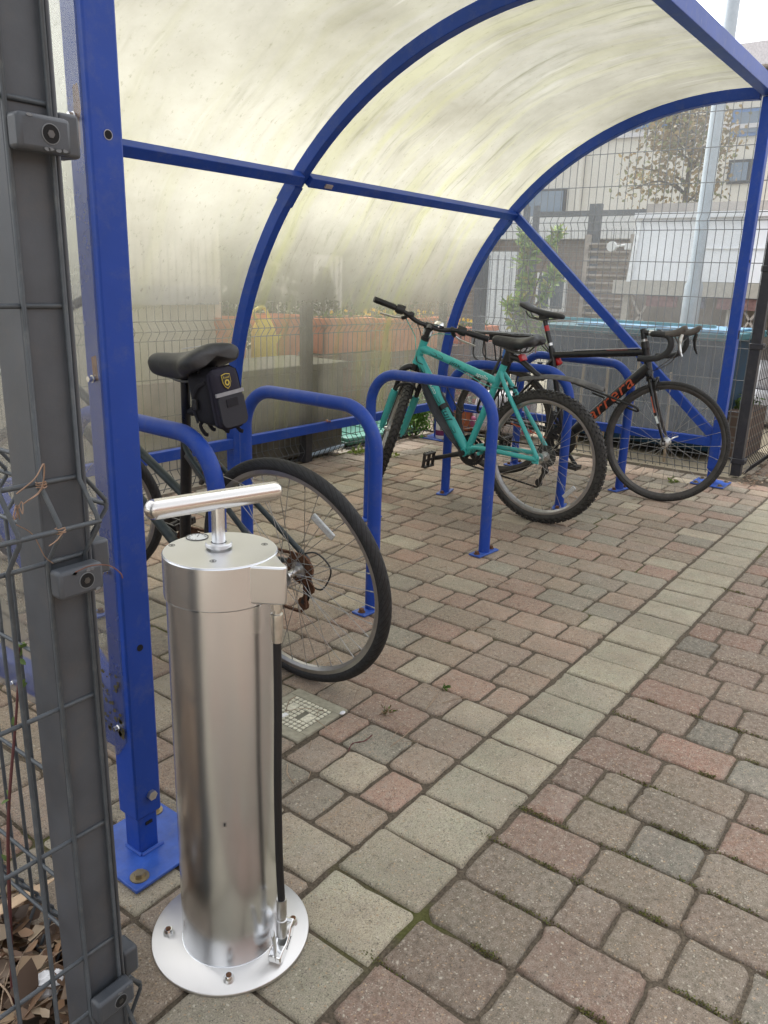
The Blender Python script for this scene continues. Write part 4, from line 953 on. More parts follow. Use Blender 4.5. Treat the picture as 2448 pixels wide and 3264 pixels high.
# graphics: dark swirls and lettering on the tubes
def side_frame(a, b, f, off, w=1, up_=None):
    a, b = V(a), V(b); x = (a-b).normalized() * w; c = a.lerp(b, f)
    z = V((0, 1, 0)); y = z.cross(x); return frame(c+V((0, off, 0)), x, y)
tt0, tt1 = P3(.285, .682), P3(.768, .815); dt0, dt1 = P3(.447, .293), P3(.790, .765)
lettering('apollo', .030, side_frame(tt0, tt1, .17, .0222), WHITE_LET, fr, shear=.2)
lettering('jinx', .034, side_frame(tt0, tt1, .52, .0222), TEAL_DARK, fr, shear=.35, xs=1.5)
lettering('core', .034, side_frame(dt1, dt0, .34, .0219, 1), WHITE_LET, fr, shear=.2)
lettering('jinx', .052, side_frame(dt1, dt0, .60, .0219, 1), TEAL_DARK, fr, shear=.25, xs=1.25)
for (A_, B_, f0, off) in ((tt1, tt0, .18, .0215), (tt1, tt0, .26, .0215), (dt1, dt0, .12, .0212), (dt1, dt0, .44, .0212), (dt1, dt0, .75, .0212)):
    Fq = side_frame(A_, B_, f0, off); m = MB(Fq); m.tube([((.016+.02*k/12)*cos(k*.42), .55*(.008+.013*k/12)*sin(k*.42), 0) for k in range(13)], [.0003+.0022*sin(pi*k/12) for k in range(13)], 6); m.build('swirl', TEAL_DARK, fr)
# bottle cage, frame mudguard and rear mudguard
m = MB(); dd = (dt0-dt1).normalized(); nn_ = V((-dd.z, 0, dd.x)); nn_ = nn_ if nn_.x < 0 else -nn_
c0_ = dt1.lerp(dt0, .40)+nn_*.028
for s_ in (-1, 1): m.tube(spline([c0_-dd*.03+V((0, s_*.03, 0))+nn_*.03, c0_+dd*.04+V((0, s_*.036, 0))+nn_*.02, c0_+dd*.14+V((0, s_*.034, 0))+nn_*.03, c0_+dd*.15+V((0, s_*.02, 0))+nn_*.06, c0_+dd*.10+V((0, s_*.036, 0))+nn_*.065], 5), .0028, 8)
m.tube([c0_+dd*.0, c0_+dd*.15], .005, 8); m.build('bottle_cage', BLACK, tb)
m = MB(); un = -nn_
def dg(u, v):
    p = dt1.lerp(dt0, .12+.92*u)+un*(.028+.055*sin(pi*min(1, u*1.05))**.7*(1-.45*u)); w = .045*(.55+.9*sin(pi*min(.95, .1+u*.85)))
    a = (v-.5)*2; return p+V((0, a*w, 0))-un*(abs(a)**2*.03)
m.grid(dg, 24, 10); m.build('down_tube_guard', mat('grey_guard', (.035, .038, .043), .55, var=.2, dirt=(.12, .12, .11), dirt_amt=.4), tb, solid=.003)
m = MB(); cdn = dt1.lerp(dt0, .53)
m.lathe([(.027, -.014), (.028, -.013), (.028, .013), (.027, .014)], cdn, dd, seg=24); m.build('guard_strap', BLACK, tb)
ms = P3(.225, .815)
m = MB(); m.tube(spline([ms, ms+V((-.06, .0, -.012)), ms+V((-.13, 0, -.055)), ms+V((-.19, 0, -.09))], 5), [.016]*6+[.014]*5+[.012]*5, 12, flat=1.1); m.ball(ms+V((-.19, 0, -.09)), .014); m.tube([ms-V((0, 0, .025)), ms+V((0, 0, .03))], .022, 14); m.build('mudguard_arm', BLACK, tb)
m = MB()
def mg(u, v):
    x = .165-.455*u; z = .715+.034*sin(pi*min(1., u*1.02))-.0*u; w = .028*sin(pi*min(1, .04+u*.85))**.5*(1-.35*u) if u < .98 else .012
    a = (v-.5)*2; return V((x, a*max(.006, w), z-abs(a)**2*.020))
m.grid(mg, 30, 8); m.build('mudguard', mat('dusty_mudguard', (.10, .10, .10), .6, var=.3, vscale=40, dirt=(.28, .27, .25), dirt_amt=.6, dscale=14), tb, solid=.0025)
m = MB(); m.box(ms+V((-.075, .0, .0)), (.018, .05, .034), Matrix.Rotation(.5, 3, 'Y')); m.build('rear_reflector', RED, tb, bevel=.004)

# ---------------------------------------------------------------- black road bike
ro_ = dict(name='road_bike', label='black drop bar road bike with orange down tube lettering and a rear rack', pos=(4.375, 2.348), yaw=rad(-87.4), lean=rad(0.5), steer=rad(4),
           R=.339, tr=.0135, wb=1.008, bb=(.415, .270), stT=(.283, .79), htT=(.833, .845), htB=(.872, .705), tt0=(.290, .765), tt1=(.842, .822), dt0=(.415, .27), dt1=(.862, .745), ss=(.295, .74),
           fm=BLACK_PAINT, r=dict(st=.0165, tt=.021, dt=.029, cs=.010, ss=.008, ttf=.75, dtf=.85), rimm=RIM_DARK, tyrem=TYRE_ROAD, nsp=28, nspf=24, deep=.024, cass=.048)
rb_, fr, S, bb, stT, htT, htB, hd_, rax, fax = bike_base(ro_)
m = MB(); m.tube([stT, P3(.222, .965)], .0137, 16); m.box((.215, 0, .975), (.05, .034, .026)); spo = m.build('seatpost', BLACK_PAINT, rb_, angle=50)
d = (P3(.222, .965)-stT).normalized(); m = MB(); m.lathe([(.0143, -.016), (.0143, .016)], P3(.240, .916), d, seg=18); m.build('red_band', RED, spo)
m = MB(); m.lathe([(.0155, -.008), (.0155, .008)], P3(.27, .825), d, seg=18); m.build('silver_band', ALU, spo)
saddle(rb_, P3(.345, .985), P3(.068, 1.045), .135, .042)
m = MB(S); dn = -hd_
for s_ in (-1, 1):
    m.tube(spline([htB+dn*.035+V((0, s_*.014, 0)), htB+dn*.075+V((.004, s_*.032, 0)), htB+dn*.2+V((.012, s_*.046, 0)), fax+V((0, s_*.05, 0))], 6), [.016-.0004*k for k in range(19)], 12, flat=.7); m.box(fax+V((-.001, s_*.052, 0)), (.02, .006, .03))
m.tube([htB+dn*.03+V((0, -.016, 0)), htB+dn*.02, htB+dn*.03+V((0, .016, 0))], .019, 14); m.cyl(htB, htB+dn*.03, .019)
fk = m.build('fork', BLACK_PAINT, rb_, angle=60)
for s_ in (-1, 1):
    m = MB(S); p0 = htB+dn*.12+V((.007, s_*.047, 0)); p1 = htB+dn*.21+V((.013, s_*.0545, 0)); m.bar(p0, p1, .003, .014, (1, 0, 0)); m.build('orange_decal', ORANGE, fk)
    m = MB(S); p0 = htB+dn*.23+V((.014, s_*.0555, 0)); p1 = htB+dn*.27+V((.02, s_*.0565, 0)); m.bar(p0, p1, .003, .012, (1, 0, 0)); m.build('white_decal', WHITE_LET, fk)
m = MB(S); s0 = htT+hd_*.0; st1 = htT+hd_*.085; cl = st1+V((.088, 0, .000)); m.cyl(s0, s0+hd_*.035, .022); m.cyl(s0+hd_*.035, s0+hd_*.05, .017); m.cyl(s0, st1+hd_*.02, .0155); m.tube([st1, cl], .0155, 14); m.cyl(cl+V((0, -.022, 0)), cl+V((0, .022, 0)), .020); m.build('stem', BLACK, rb_, angle=50)
m = MB(S); m.tube([s0+hd_*.036, s0+hd_*.049], .0175, 16); m.lathe([(.0163, -.012), (.0163, .012)], st1.lerp(cl, .5), (1, 0, 0), seg=18); m.build('silver_spacer', ALU, rb_)
def dbar(s_): return [cl+V((0, s_*.03, 0)), cl+V((.001, s_*.12, 0)), cl+V((.004, s_*.185, 0)), cl+V((.035, s_*.205, .002)), cl+V((.085, s_*.21, -.004)), cl+V((.108, s_*.212, -.040)), cl+V((.098, s_*.215, -.085)), cl+V((.055, s_*.218, -.118)), cl+V((.0, s_*.22, -.128)), cl+V((-.05, s_*.22, -.130))]
m = MB(S); m.tube(spline(dbar(-1)[::-1]+dbar(1), 5), .0158, 12); hbar = m.build('handlebar', mat('bar_tape', (.018, .019, .021), .7, var=.3, bump=.5, bscale=500, dirt=(.09, .09, .085), dirt_amt=.4), rb_)
HOOD = mat('hood_rubber', (.10, .09, .08), .7, var=.2)
for s_ in (-1, 1):
    def q(x, y, z): return cl+V((x, s_*y, z))
    m = MB(S); m.tube(spline([q(.075, .21, .002), q(.11, .212, .008), q(.145, .214, .022), q(.165, .214, .036), q(.172, .214, .026)], 5), [.016]*6+[.0185]*6+[.0175]*5+[.013]*4, 14); hd2 = m.build('brake_hood', HOOD, hbar, angle=60)
    m = MB(S); m.tube(spline([q(.155, .214, .008), q(.150, .216, -.03), q(.158, .22, -.075), q(.172, .224, -.105)], 5), [.009]*6+[.007]*6+[.005]*4, 10, flat=1.5); m.build('brake_lever', ALU if s_ < 0 else BLACK, hd2)
    cable(rb_, [q(.12, .2, -.01), q(.10, .13, -.05), q(.09, .04, -.11), q(.03, .0, -.17), htB+V((.03, s_*.02, .03))] if s_ > 0 else [q(.12, .2, -.005), q(.13, .12, -.06), q(.10, .05, -.13), q(.04, .03, -.18), P3(.80, .69, .03)], BLACK, .0024, S)
# caliper brake
for M_, ctr, dr_ in ((S, htB+dn*.045+V((.035, 0, -.0)), 1), (None, P3(.295, .74).lerp(rax, .16)+V((-.03, 0, .01)), -1)):
    m = MB(M_); m.tube(spline([ctr+V((0, -.03, -.035)), ctr+V((0, -.034, -.005)), ctr+V((0, -.01, .02)), ctr+V((0, .02, .026))], 4), .007, 8); m.tube(spline([ctr+V((0, .03, -.035)), ctr+V((0, .034, -.005)), ctr+V((0, .01, .018)), ctr+V((0, -.03, .028))], 4), .007, 8); m.cyl(ctr+V((-.03*dr_, 0, .01)), ctr+V((.012*dr_, 0, .01)), .009)
    m.box(ctr+V((0, -.026, -.036)), (.045, .01, .011)); m.box(ctr+V((0, .026, -.036)), (.045, .01, .011)); m.build('brake_caliper', BLACK, rb_, angle=50)
crankset(rb_, bb, rad(132), .09, 50, BLACK_PAINT, BLACK)
jp = [P3(.008, .268), P3(.034, .205)]
chain(rb_, bb, rax, .09, .04, -.046, MATS['dark_chain'], jp); derailleur(rb_, rax, jp, BLACK)
# lettering on the near (right) side of the down tube, reading from bracket to head
dt0, dt1 = P3(.415, .27), P3(.862, .745)
x_ = (dt1-dt0).normalized(); z_ = V((0, -1, 0)); Fq = frame(dt0.lerp(dt1, .53)+V((0, -.0262, 0)), x_, z_.cross(x_))
lettering('Carrera'.lower(), .094, Fq, ORANGE, fr, shear=.25, xs=1.32, spacing=1.06, depth=.0012, offset=-.0002)
cs0, cs1 = bb+V((-.09, -.06, .008)), rax+V((.09, -.068, .0)); m = MB(); m.bar(cs0, cs1, .002, .007, (0, 0, 1)); m.build('orange_decal', ORANGE, fr)
m = MB(); m.bar(P3(.42, .803), P3(.80, .842), .02, .003, (0, 0, 1)); m.build('top_tube_stripe', mat('pale_stripe', (.45, .42, .40), .4, var=.3), fr)
m = MB(); m.bar(P3(.62, .8175, -.0168), P3(.74, .829, -.0168), .0012, .003, (0, 0, 1)); m.build('red_stripe', mat('dull_red', (.25, .05, .04), .5), fr)
# rear rack
rk = MB()
for s_ in (-1, 1):
    rk.tube(spline([(.20, s_*.035, .862), (.12, s_*.06, .866), (-.21, s_*.06, .866), (-.235, s_*.04, .866), (-.24, 0, .866)], 5), .005, 8)
    for (a, b) in (((-.02, .862), (.0, .36)), ((.06, .862), (.005, .36)), ((-.14, .862), (-.005, .35))): rk.tube([(a[0], s_*.062, a[1]), (a[0]*.7, s_*.072, .62), (b[0], s_*.07, b[1])], .0048, 8)
    rk.tube(spline([(-.20, s_*.064, .86), (-.205, s_*.066, .74), (-.16, s_*.068, .70), (-.06, s_*.07, .70)], 5), .0042, 8)
    rk.tube([(.18, s_*.04, .862), (.27, s_*.014, .78)], .004, 6)
rk.build('rack', BLACK, rb_)
m = MB(); m.box((-.02, 0, .872), (.40, .07, .006)); m.box((-.02, .062, .84), (.30, .004, .04)); m.build('rack_plate', BLACK, rb_, bevel=.002)
m = MB(S); m.box(fax+V((0, 0, 0)), (.012, .118, .012)); m.tube([fax+V((0, .055, 0)), fax+V((.03, .075, .02)), fax+V((.05, .075, .03))], .004, 8); m.build('quick_release', ALU, rb_)

# ---------------------------------------------------------------- locks
def ulock(name, label, cat, pts, r, mt, bodyc, bodyd, bodyl, bodyr, bm, face=None):
    t = thing(name, label, cat, pts[0])
    o = V(pts[0]); m = MB(Matrix.Translation(-o)); m.tube(spline(pts, 7), r, 12); m.build('shackle', mt, t)
    m = MB(Matrix.Translation(-o)); bc_, bd_ = V(bodyc), V(bodyd).normalized(); m.lathe([(0, -bodyl/2), (bodyr*.8, -bodyl/2), (bodyr, -bodyl/2+.006), (bodyr, bodyl/2-.006), (bodyr*.8, bodyl/2), (0, bodyl/2)], bc_, bd_, seg=28); b_ = m.build('lock_body', bm, t, angle=40)
    return t
ulock('u_lock', 'U lock with a bright blue end cap hooked over the stand behind the teal frame', 'bike lock', [(3.70, 2.02, .80), (3.67, 2.05, .70), (3.66, 2.10, .58), (3.68, 2.13, .50), (3.74, 2.12, .50), (3.76, 2.08, .56), (3.76, 2.03, .66), (3.76, 1.99, .79)], .0075, BLACK, (3.73, 2.0, .815), (.15, -.1, 1), .07, .026, BLUE_PLASTIC)
ulock('u_lock', 'U lock with red end knobs clamped round the orange lettered down tube', 'bike lock', [(4.34, 1.90, .625), (4.345, 1.80, .60), (4.35, 1.66, .565), (4.36, 1.52, .525), (4.375, 1.50, .505), (4.41, 1.53, .495), (4.42, 1.66, .53), (4.43, 1.80, .565)], .0065, BLACK, (4.335, 1.925, .632), (0, .95, .3), .055, .022, RED)
ulock('u_lock', 'small red capped lock hanging under the top tube of the black bicycle', 'bike lock', [(4.44, 2.06, .70), (4.44, 2.12, .64), (4.45, 2.16, .60)], .0055, BLACK, (4.42, 2.03, .73), (0, .5, .8), .05, .020, RED)
m = MB(); m.lathe([(0, .012), (.016, .008), (.02, 0), (.016, -.006), (0, -.008)], (0, 0, 0), (0, 0, 1), seg=20); m.tube([(0, 0, -.006), (0, 0, -.055)], .004, 8)
tag(m.build('knob', mat('pinkish_cap', (.45, .3, .3), .5), None, loc=(4.62, 2.28, .80)), 'small pale round knob standing up behind the black top tube', 'knob')

# ================================================================ MESH FENCES
VROWS = (.07, .868, 1.575)
def wire_panel(name, parent, o, d, bulge, length, top, m, r=.0028, rv=.0025, x0=.0, pitch=.05, seg=6, vrows=VROWS, bd=.033, bottom=.005):
    # o: start point on the fence line, d: direction along it, bulge: unit vector the V bends stick out towards
    o, d, bl = V(o), V(d).normalized(), V(bulge)
    mb = MB(); n = int((length-x0)/pitch)
    zs = []
    for z in vrows: zs += [(z-.048, 0), (z-.006, 1), (z+.006, 1), (z+.048, 0)]
    zz = [(bottom, 0)]+[q for q in zs if q[0] > bottom+.02 and q[0] < top-.01]+[(top, 0)]
    for i in range(n+1):
        p = o+d*(x0+i*pitch); pts = []
        for z, k in zz: pts.append(p+V((0, 0, z))+bl*bd*k)
        mb.tube(pts, rv, seg, caps=False)
    hz = []
    for z in vrows: hz += [(z-.05, 0), (z, 1), (z+.05, 0)]
    lo = vrows[0]+.15
    for a in (.22, .42, .62, 1.12, 1.33, 1.80, 2.0, 2.2): hz.append((a, 0))
    for z, k in hz:
        if bottom-.01 < z < top-.02: mb.tube([o+V((0, 0, z))+bl*(bd*k+.0045*(0 if k else 1)*-1), o+d*length+V((0, 0, z))+bl*(bd*k-.0045*(0 if k else 1))], r, seg)
    return mb.build(name, m, parent, angle=80)
# near corner fence
nf = thing('mesh_fence', 'dark grey mesh fence with a square corner post at the left nearest the pump', 'mesh fence')
m = MB(); m.box((.5035, .89, 1.15), (.062, .06, 2.36)); 
m.box((.5315, .8585, 1.15), (.006, .005, 2.36)); po = m.build('post', GREY_PAINT, nf, bevel=.004)
wire_panel('mesh_panel', nf, (.527, .8545, 0), (-1, 0, 0), (0, -1, 0), 1.9, 2.35, WIRE, r=.0031, rv=.0030, x0=.004, seg=10)
wire_panel('mesh_panel', nf, (.5405, .878, 0), (0, 1, 0), (1, 0, 0), 2.5, 2.35, WIRE, r=.0031, rv=.0030, x0=.002, seg=10)
CHIP = mat('chipped_edge', (.16, .17, .18), .6, var=.2)
for z in (1.296, .795, .135, 2.1):
    m = MB(); m.box((.5005, .8395, z), (.060, .024, .036)); br = m.build('clamp', GREY_PAINT, nf, bevel=.005)
    m = MB(); m.lathe([(.0104, 0), (.0104, .0007), (.0095, .0009), (.009, -.0), (.009, .0005)], (.506, 0.8275, z), (0, -1, 0), seg=28); m.build('bolt_rim', CHIP, br)
    m = MB(); m.cyl((.506, 0.8280, z), (.506, 0.8267, z), .0093, seg=24); m.build('bolt_recess', HOLE, br)
    m = MB(); m.cyl((.506, 0.8280, z), (.506, 0.8261, z), .0042, seg=6); m.build('bolt', STEEL_DARK, br)
    m = MB(); m.box((.553, .884, z+.008), (.026, .036, .046)); m.build('clamp', GREY_PAINT, nf, bevel=.004)
    for q in range(5):
        m = MB(); a = random.uniform(-.03, .03); m.prism([(random.uniform(.6, 1.2)*.004*cos(t_), random.uniform(.5, 1.1)*.0022*sin(t_)) for t_ in (0, 1, 2, 3, 4, 5)], 0, .0006, frame((.5005+a*.8, .8273, z+random.choice((-.015, .015, .013))), (1, 0, 0), (0, 0, 1))); m.build('paint_chip', CHIP, br)
# thin copper coloured ties and a tangle on the mesh
COPPER = mat('copper_wire', (.30, .20, .14), .5, .5, var=.3)
def tie(c, label, r0=.006, turns=3, tail=True, n=None):
    c = V(c); m = MB(); pts = []
    for k in range(turns*8): a = k/8*2*pi; pts.append((r0*cos(a), .0*k+r0*.9*sin(a), -.004+.008*k/(turns*8)+random.uniform(-.001, .001)))
    if tail: pts += [(-.008, -.006, -.008), (-.02, -.008, -.012)]
    m.tube(spline(pts, 2), .00075, 5); return tag(m.build('wire_tie', COPPER, None, loc=c), label, 'wire tie', None)
tie((.472, .851, .918), 'thin copper tie wound round the upper wire crossing beside the grey corner post')
tie((.474, .822, .868), 'thin copper tie wound round the bent wire joint in front of the grey corner post')
m = MB(); pts = [(random.uniform(-.009, .009), random.uniform(-.005, .005), random.uniform(-.014, .016)) for _ in range(11)]+[(.012, -.004, -.03), (.024, -.004, -.06), (.034, -.004, -.072)]
m.tube(spline(pts, 5), .0006, 5); m.tube(spline([(0, 0, .02), (.02, -.006, .035), (.034, -.004, .05), (.03, 0, .02), (.008, .002, .006)], 5), .0009, 5)
tag(m.build('wire_tangle', COPPER, None, loc=(.438, .845, .895)), 'loose tangle of copper coloured wire on the mesh at the left edge', 'wire')
m = MB(); m.tube(spline([(0, 0, 0), (.02, -.004, .004), (.04, -.01, .0), (.052, -.014, -.012), (.055, -.014, -.02)], 5), .0008, 5)
tag(m.build('twig', mat('red_twig', (.14, .06, .04), .7), None, loc=(.488, .822, .812)), 'thin reddish twig caught on top of the grey clamp below the wire crossing', 'twig')

# fence behind the shelter
bf = thing('mesh_fence', 'low grey mesh fence running behind the curved plastic wall of the shelter', 'mesh fence', (3.0, 3.45, 0))
def lp(o): return Matrix.Translation(-V(o))
def fpost(parent, o, x, y, h, w=.06, mt=POST_DARK): m = MB(lp(o)); m.box((x, y, h/2), (w, w, h)); return m.build('post', mt, parent, bevel=.003)
o = (3.0, 3.45, 0)
for x_ in (1.23, 3.74): fpost(bf, o, x_, 3.435, 1.56)
for a, b in ((-1.2, 1.2), (1.26, 3.71), (3.77, 5.30)):
    w_ = wire_panel('mesh_panel', bf, (a-3.0, .0, 0), (1, 0, 0), (0, -1, 0), b-a, 1.53, WIRE_FAR, seg=5)
# fence beyond the far end of the shelter
ff = thing('mesh_fence', 'grey welded mesh fence seen through the clear far end panel', 'mesh fence', (5.32, 2.3, 0))
fpost(ff, (5.32, 2.3, 0), 5.43, 1.165, 2.42); fpost(ff, (5.32, 2.3, 0), 5.36, 3.47, 2.42, .05)
wire_panel('mesh_panel', ff, (.045, -1.11, 0), (-.02, 1, 0), (-1, 0, 0), 2.30, 2.4, WIRE_FAR, seg=5)
m = MB(lp((5.32, 2.3, 0))); 
for z in (.835, 1.30, .10): m = MB(lp((5.32, 2.3, 0))); m.box((5.43, 1.16, z), (.078, .085, .035)); hexbolt(m, (5.41, 1.1175, z), (0, -1, 0), .008, .006); m.build('clamp', POST_DARK, ff, bevel=.004)
rf = thing('mesh_fence', 'dark welded mesh fence running away to the right from the far corner post', 'mesh fence', (5.46, 1.125, 0))
wire_panel('mesh_panel', rf, (0.01, 0, 0), (1, .0, 0), (0, -1, 0), 5.2, 2.4, POST_DARK, seg=5)
for x_ in (2.5, 5.1): m = MB(); m.box((x_, .035, 1.2), (.06, .06, 2.4)); m.build('post', POST_DARK, rf, bevel=.003)

# ================================================================ THINGS BEHIND THE BACK FENCE
def leafm(name, c1, c2, tr=.25):
    t = NT(name); oi = t.n('Attribute'); oi.attribute_name = 'tint'
    c = t.mix(.0, oi.outputs['Color'], oi.outputs['Color'])
    p = t.pbsdf(c, .55); tl = t.n('BsdfTranslucent'); t.l(c, tl.inputs[0]); mx = t.n('MixShader'); mx.inputs[0].default_value = tr; t.l(p.outputs[0], mx.inputs[1]); t.l(tl.outputs[0], mx.inputs[2]); return t.done(mx)
LEAF = leafm('leaf', 0, 0)
def leaf(m, c, d, n_, L, w, cols, fold=.25, curl=.2):
    d = V(d).normalized(); n_ = V(n_); s = d.cross(n_).normalized(); n_ = s.cross(d); c = V(c); k = random.uniform(.7, 1.3); cc = random.choice(cols); m.cur = tuple(x*k for x in cc)
    p = [c, c+d*L*.35+s*w/2+n_*fold*w*.4, c+d*L*.75+s*w*.32-n_*curl*L*.15, c+d*L-n_*curl*L*.4, c+d*L*.75-s*w*.32-n_*curl*L*.15, c+d*L*.35-s*w/2+n_*fold*w*.4, c+d*L*.4-n_*.0]
    m.add(p, [(0, 1, 6), (1, 2, 6), (2, 3, 6), (3, 4, 6), (4, 5, 6), (5, 0, 6)], True)
def rnd(): 
    v = V((random.gauss(0, 1), random.gauss(0, 1), random.gauss(0, 1))); return v.normalized()
GRN = [(.07, .14, .025), (.10, .18, .03), (.05, .10, .02), (.14, .22, .05), (.09, .13, .04)]
# pale shed
sd_ = thing('shed', 'pale cream rendered shed with a horizontal grey band seen faintly through the near plastic wall', 'shed', (2.0, 4.4, 0))
m = MB(); m.box((.30, .8, .80), (3.2, 1.6, 1.6)); m.build('wall', mat('cream_render', (.66, .62, .54), .85, var=.1, vscale=3, bump=.2), sd_)
m = MB(); m.box((.30, .8, 1.63), (3.32, 1.72, .06)); m.build('roof', mat('shed_roof', (.40, .38, .36), .8), sd_)
m = MB(); m.box((.9, -.02, 1.02), (1.9, .04, .12)); m.build('trim_band', mat('grey_trim', (.42, .42, .46), .7), sd_)
m = MB(); m.box((.9, -.012, .28), (1.9, .02, .34)); m.build('lower_panel', mat('pinkish_panel', (.50, .42, .40), .8, var=.3, vscale=3), sd_)
# grey storage box
gb = thing('storage_box', 'low weathered grey storage box standing against the mesh behind the middle of the shelter', 'storage box', (3.75, 3.78, 0))
m = MB(); m.box((-.03, 0, .29), (1.0, .5, .56)); m.build('body', mat('weathered_box', (.135, .125, .10), .85, var=.35, vscale=7, bump=.3, dirt=(.06, .065, .04), dirt_amt=.7, dscale=3), gb, bevel=.01)
m = MB(); m.box((-.03, 0, .595), (1.05, .55, .045)); m.build('lid', mat('box_lid', (.15, .145, .12), .95, var=.2, Specular_IOR_Level=.05, dirt=(.1, .1, .07), dirt_amt=.6), gb, bevel=.008)
tag((lambda m: (m.tube([(0, 0, 0), (.42, .05, .005)], .015, 10), m.build('pipe', mat('pale_blue_pipe', (.40, .50, .58), .5, dirt=(.2, .2, .18), dirt_amt=.4), None, loc=(3.80, 3.47, .02)))[1])(MB()), 'short pale blue pipe lying along the foot of the mesh beside the dark post', 'pipe')
# raised bed of dark timber
rb2 = thing('raised_bed', 'long reddish brown timber raised bed carrying the row of terracotta planters', 'raised bed', (5.7, 4.6, 0))
m = MB()
for k in range(4): m.box((0, -.38, .07+.142*k), (4.2, .05, .136))
m.build('front_board', mat('bed_timber', (.15, .085, .06), .85, var=.35, vscale=6, bump=.4, dirt=(.10, .10, .05), dirt_amt=.5, dscale=4), rb2, bevel=.004)
m = MB(); m.box((0, 0.02, .54), (4.18, .74, .05)); m.build('soil_top', SOIL, rb2)
for x_ in (-2.0, -.7, .7, 2.0): m = MB(); m.box((x_, -.415, .29), (.07, .03, .56)); m.build('bed_post', MATS['bed_timber'], rb2)
TERRA = mat('terracotta', (.66, .22, .10), .75, var=.15, vscale=8, bump=.15, dirt=(.62, .40, .28), dirt_amt=.4, dscale=9)
def flowers(m, fm, cx, cy, z, sx, sy, n, nf):
    for _ in range(n):
        p = V((cx+random.uniform(-sx, sx), cy+random.uniform(-sy, sy), z+random.uniform(-.01, .05))); leaf(m, p, rnd()+V((0, 0, .4)), rnd(), random.uniform(.02, .05), .02, GRN)
    for _ in range(nf):
        p = V((cx+random.uniform(-sx, sx), cy+random.uniform(-sy, sy), z+random.uniform(.03, .08))); ax = (rnd()+V((-1.2, -1.2, .6))).normalized(); u = ax.orthogonal().normalized(); w = ax.cross(u)
        for k in range(5): a = 2*pi*k/5; e = cos(a)*u+sin(a)*w; leaf(fm, p, e, ax, .020, .022, [(.75, .52, .02), (.8, .6, .04), (.7, .45, .03)], 0, 0)
def planter(label, x, y, z, w, dpt, h, plants=True, nf=8, loc_label=None, round_=False):
    t = thing('planter', label, 'planter', (x, y, z), group='terracotta planters in a row')
    m = MB()
    if round_: m.lathe([(w*.40, 0), (w*.47, h*.8), (w*.50, h*.8), (w*.50, h), (w*.46, h), (w*.45, h*.75), (0, h*.72)], seg=40)
    else:
        for sx, sy, lx, ly in ((0, -1, w, .02), (0, 1, w, .02), (-1, 0, .02, dpt), (1, 0, .02, dpt)):
            m.box((sx*(w/2-.01), sy*(dpt/2-.01), h*.45), (lx, ly, h*.9))
        for sx, sy, lx, ly in ((0, -1, w+.04, .035), (0, 1, w+.04, .035), (-1, 0, .035, dpt+.04), (1, 0, .035, dpt+.04)): m.box((sx*(w/2), sy*(dpt/2), h-.025), (lx, ly, .05))
        m.box((0, 0, h*.7), (w-.04, dpt-.04, .02))
    m.build('pot', TERRA, t, angle=40, bevel=0 if round_ else .004)
    m = MB(); m.lathe([(0, h*.8), (min(w, dpt)*.42, h*.8)], seg=24); m.build('soil_top', SOIL, t)
    if plants:
        m = MB(); fm = MB(); flowers(m, fm, 0, 0, h*.95, w*.42, dpt*.38, int(260*w), nf); m.build('foliage', LEAF, t); 
        if nf: fm.build('flowers', LEAF, t)
planter('round terracotta planter with an empty rim just right of the yellow watering can', 4.47, 4.42, .57, .42, .42, .31, False, round_=True)
planter('terracotta planter half hidden behind the middle rib of the shelter', 3.98, 4.42, .57, .30, .30, .30, False, round_=True)
planter('plain orange oblong planter right of the empty round one', 5.17, 4.42, .57, .62, .3, .28, True, 3)
planter('large round planter of green plants and yellow flowers behind the teal handlebar', 6.05, 4.42, .56, .95, .5, .28, True, 14, round_=False)
planter('orange trough of yellow pansies seen clearly beside the far rib', 7.28, 4.42, .40, .72, .34, .33, True, 14)
m = MB(); m.box((7.28, 4.42, .2), (.9, .4, .4)); tag(m.build('plinth', MATS['bed_timber'], None), 'dark timber plinth under the trough of yellow pansies', 'plinth')
# yellow watering can
wc = thing('watering_can', 'bright yellow watering can among the terracotta planters', 'watering can', (4.20, 4.28, .57))
YEL = mat('yellow_plastic', (.78, .58, .01), .4, var=.08)
m = MB(); m.lathe([(0, 0), (.09, 0), (.095, .02), (.09, .2), (.06, .27), (.045, .29), (0, .29)], seg=28); m.build('body', YEL, wc); m = MB(); m.tube(spline([(-.05, 0, .26), (-.10, 0, .34), (.0, 0, .37), (.07, 0, .28)], 5), .012, 8); m.build('handle', YEL, wc); m = MB(); m.tube([(.07, 0, .08), (.24, 0, .24)], [.022, .014], 10); m.build('spout', YEL, wc)
# green lid on the ground
gl_ = thing('bin_lid', 'pale green plastic bin lid lying flat on the ground behind the mesh', 'bin lid', (4.78, 3.86, 0), (0, 0, rad(-4)))
m = MB(); m.box((0, 0, .03), (.80, .60, .035)); m.build('top', mat('pale_green_lid', (.16, .40, .32), .4, var=.1, vscale=5), gl_, bevel=.012)
m = MB(); m.box((0, 0, .008), (.84, .64, .022)); m.build('rim', mat('dark_green_rim', (.02, .10, .07), .5), gl_, bevel=.006)
for x_ in (-.25, 0, .25): m = MB(); m.box((x_, 0, .051), (.02, .5, .006)); m.build('rib', MATS['pale_green_lid'], gl_)
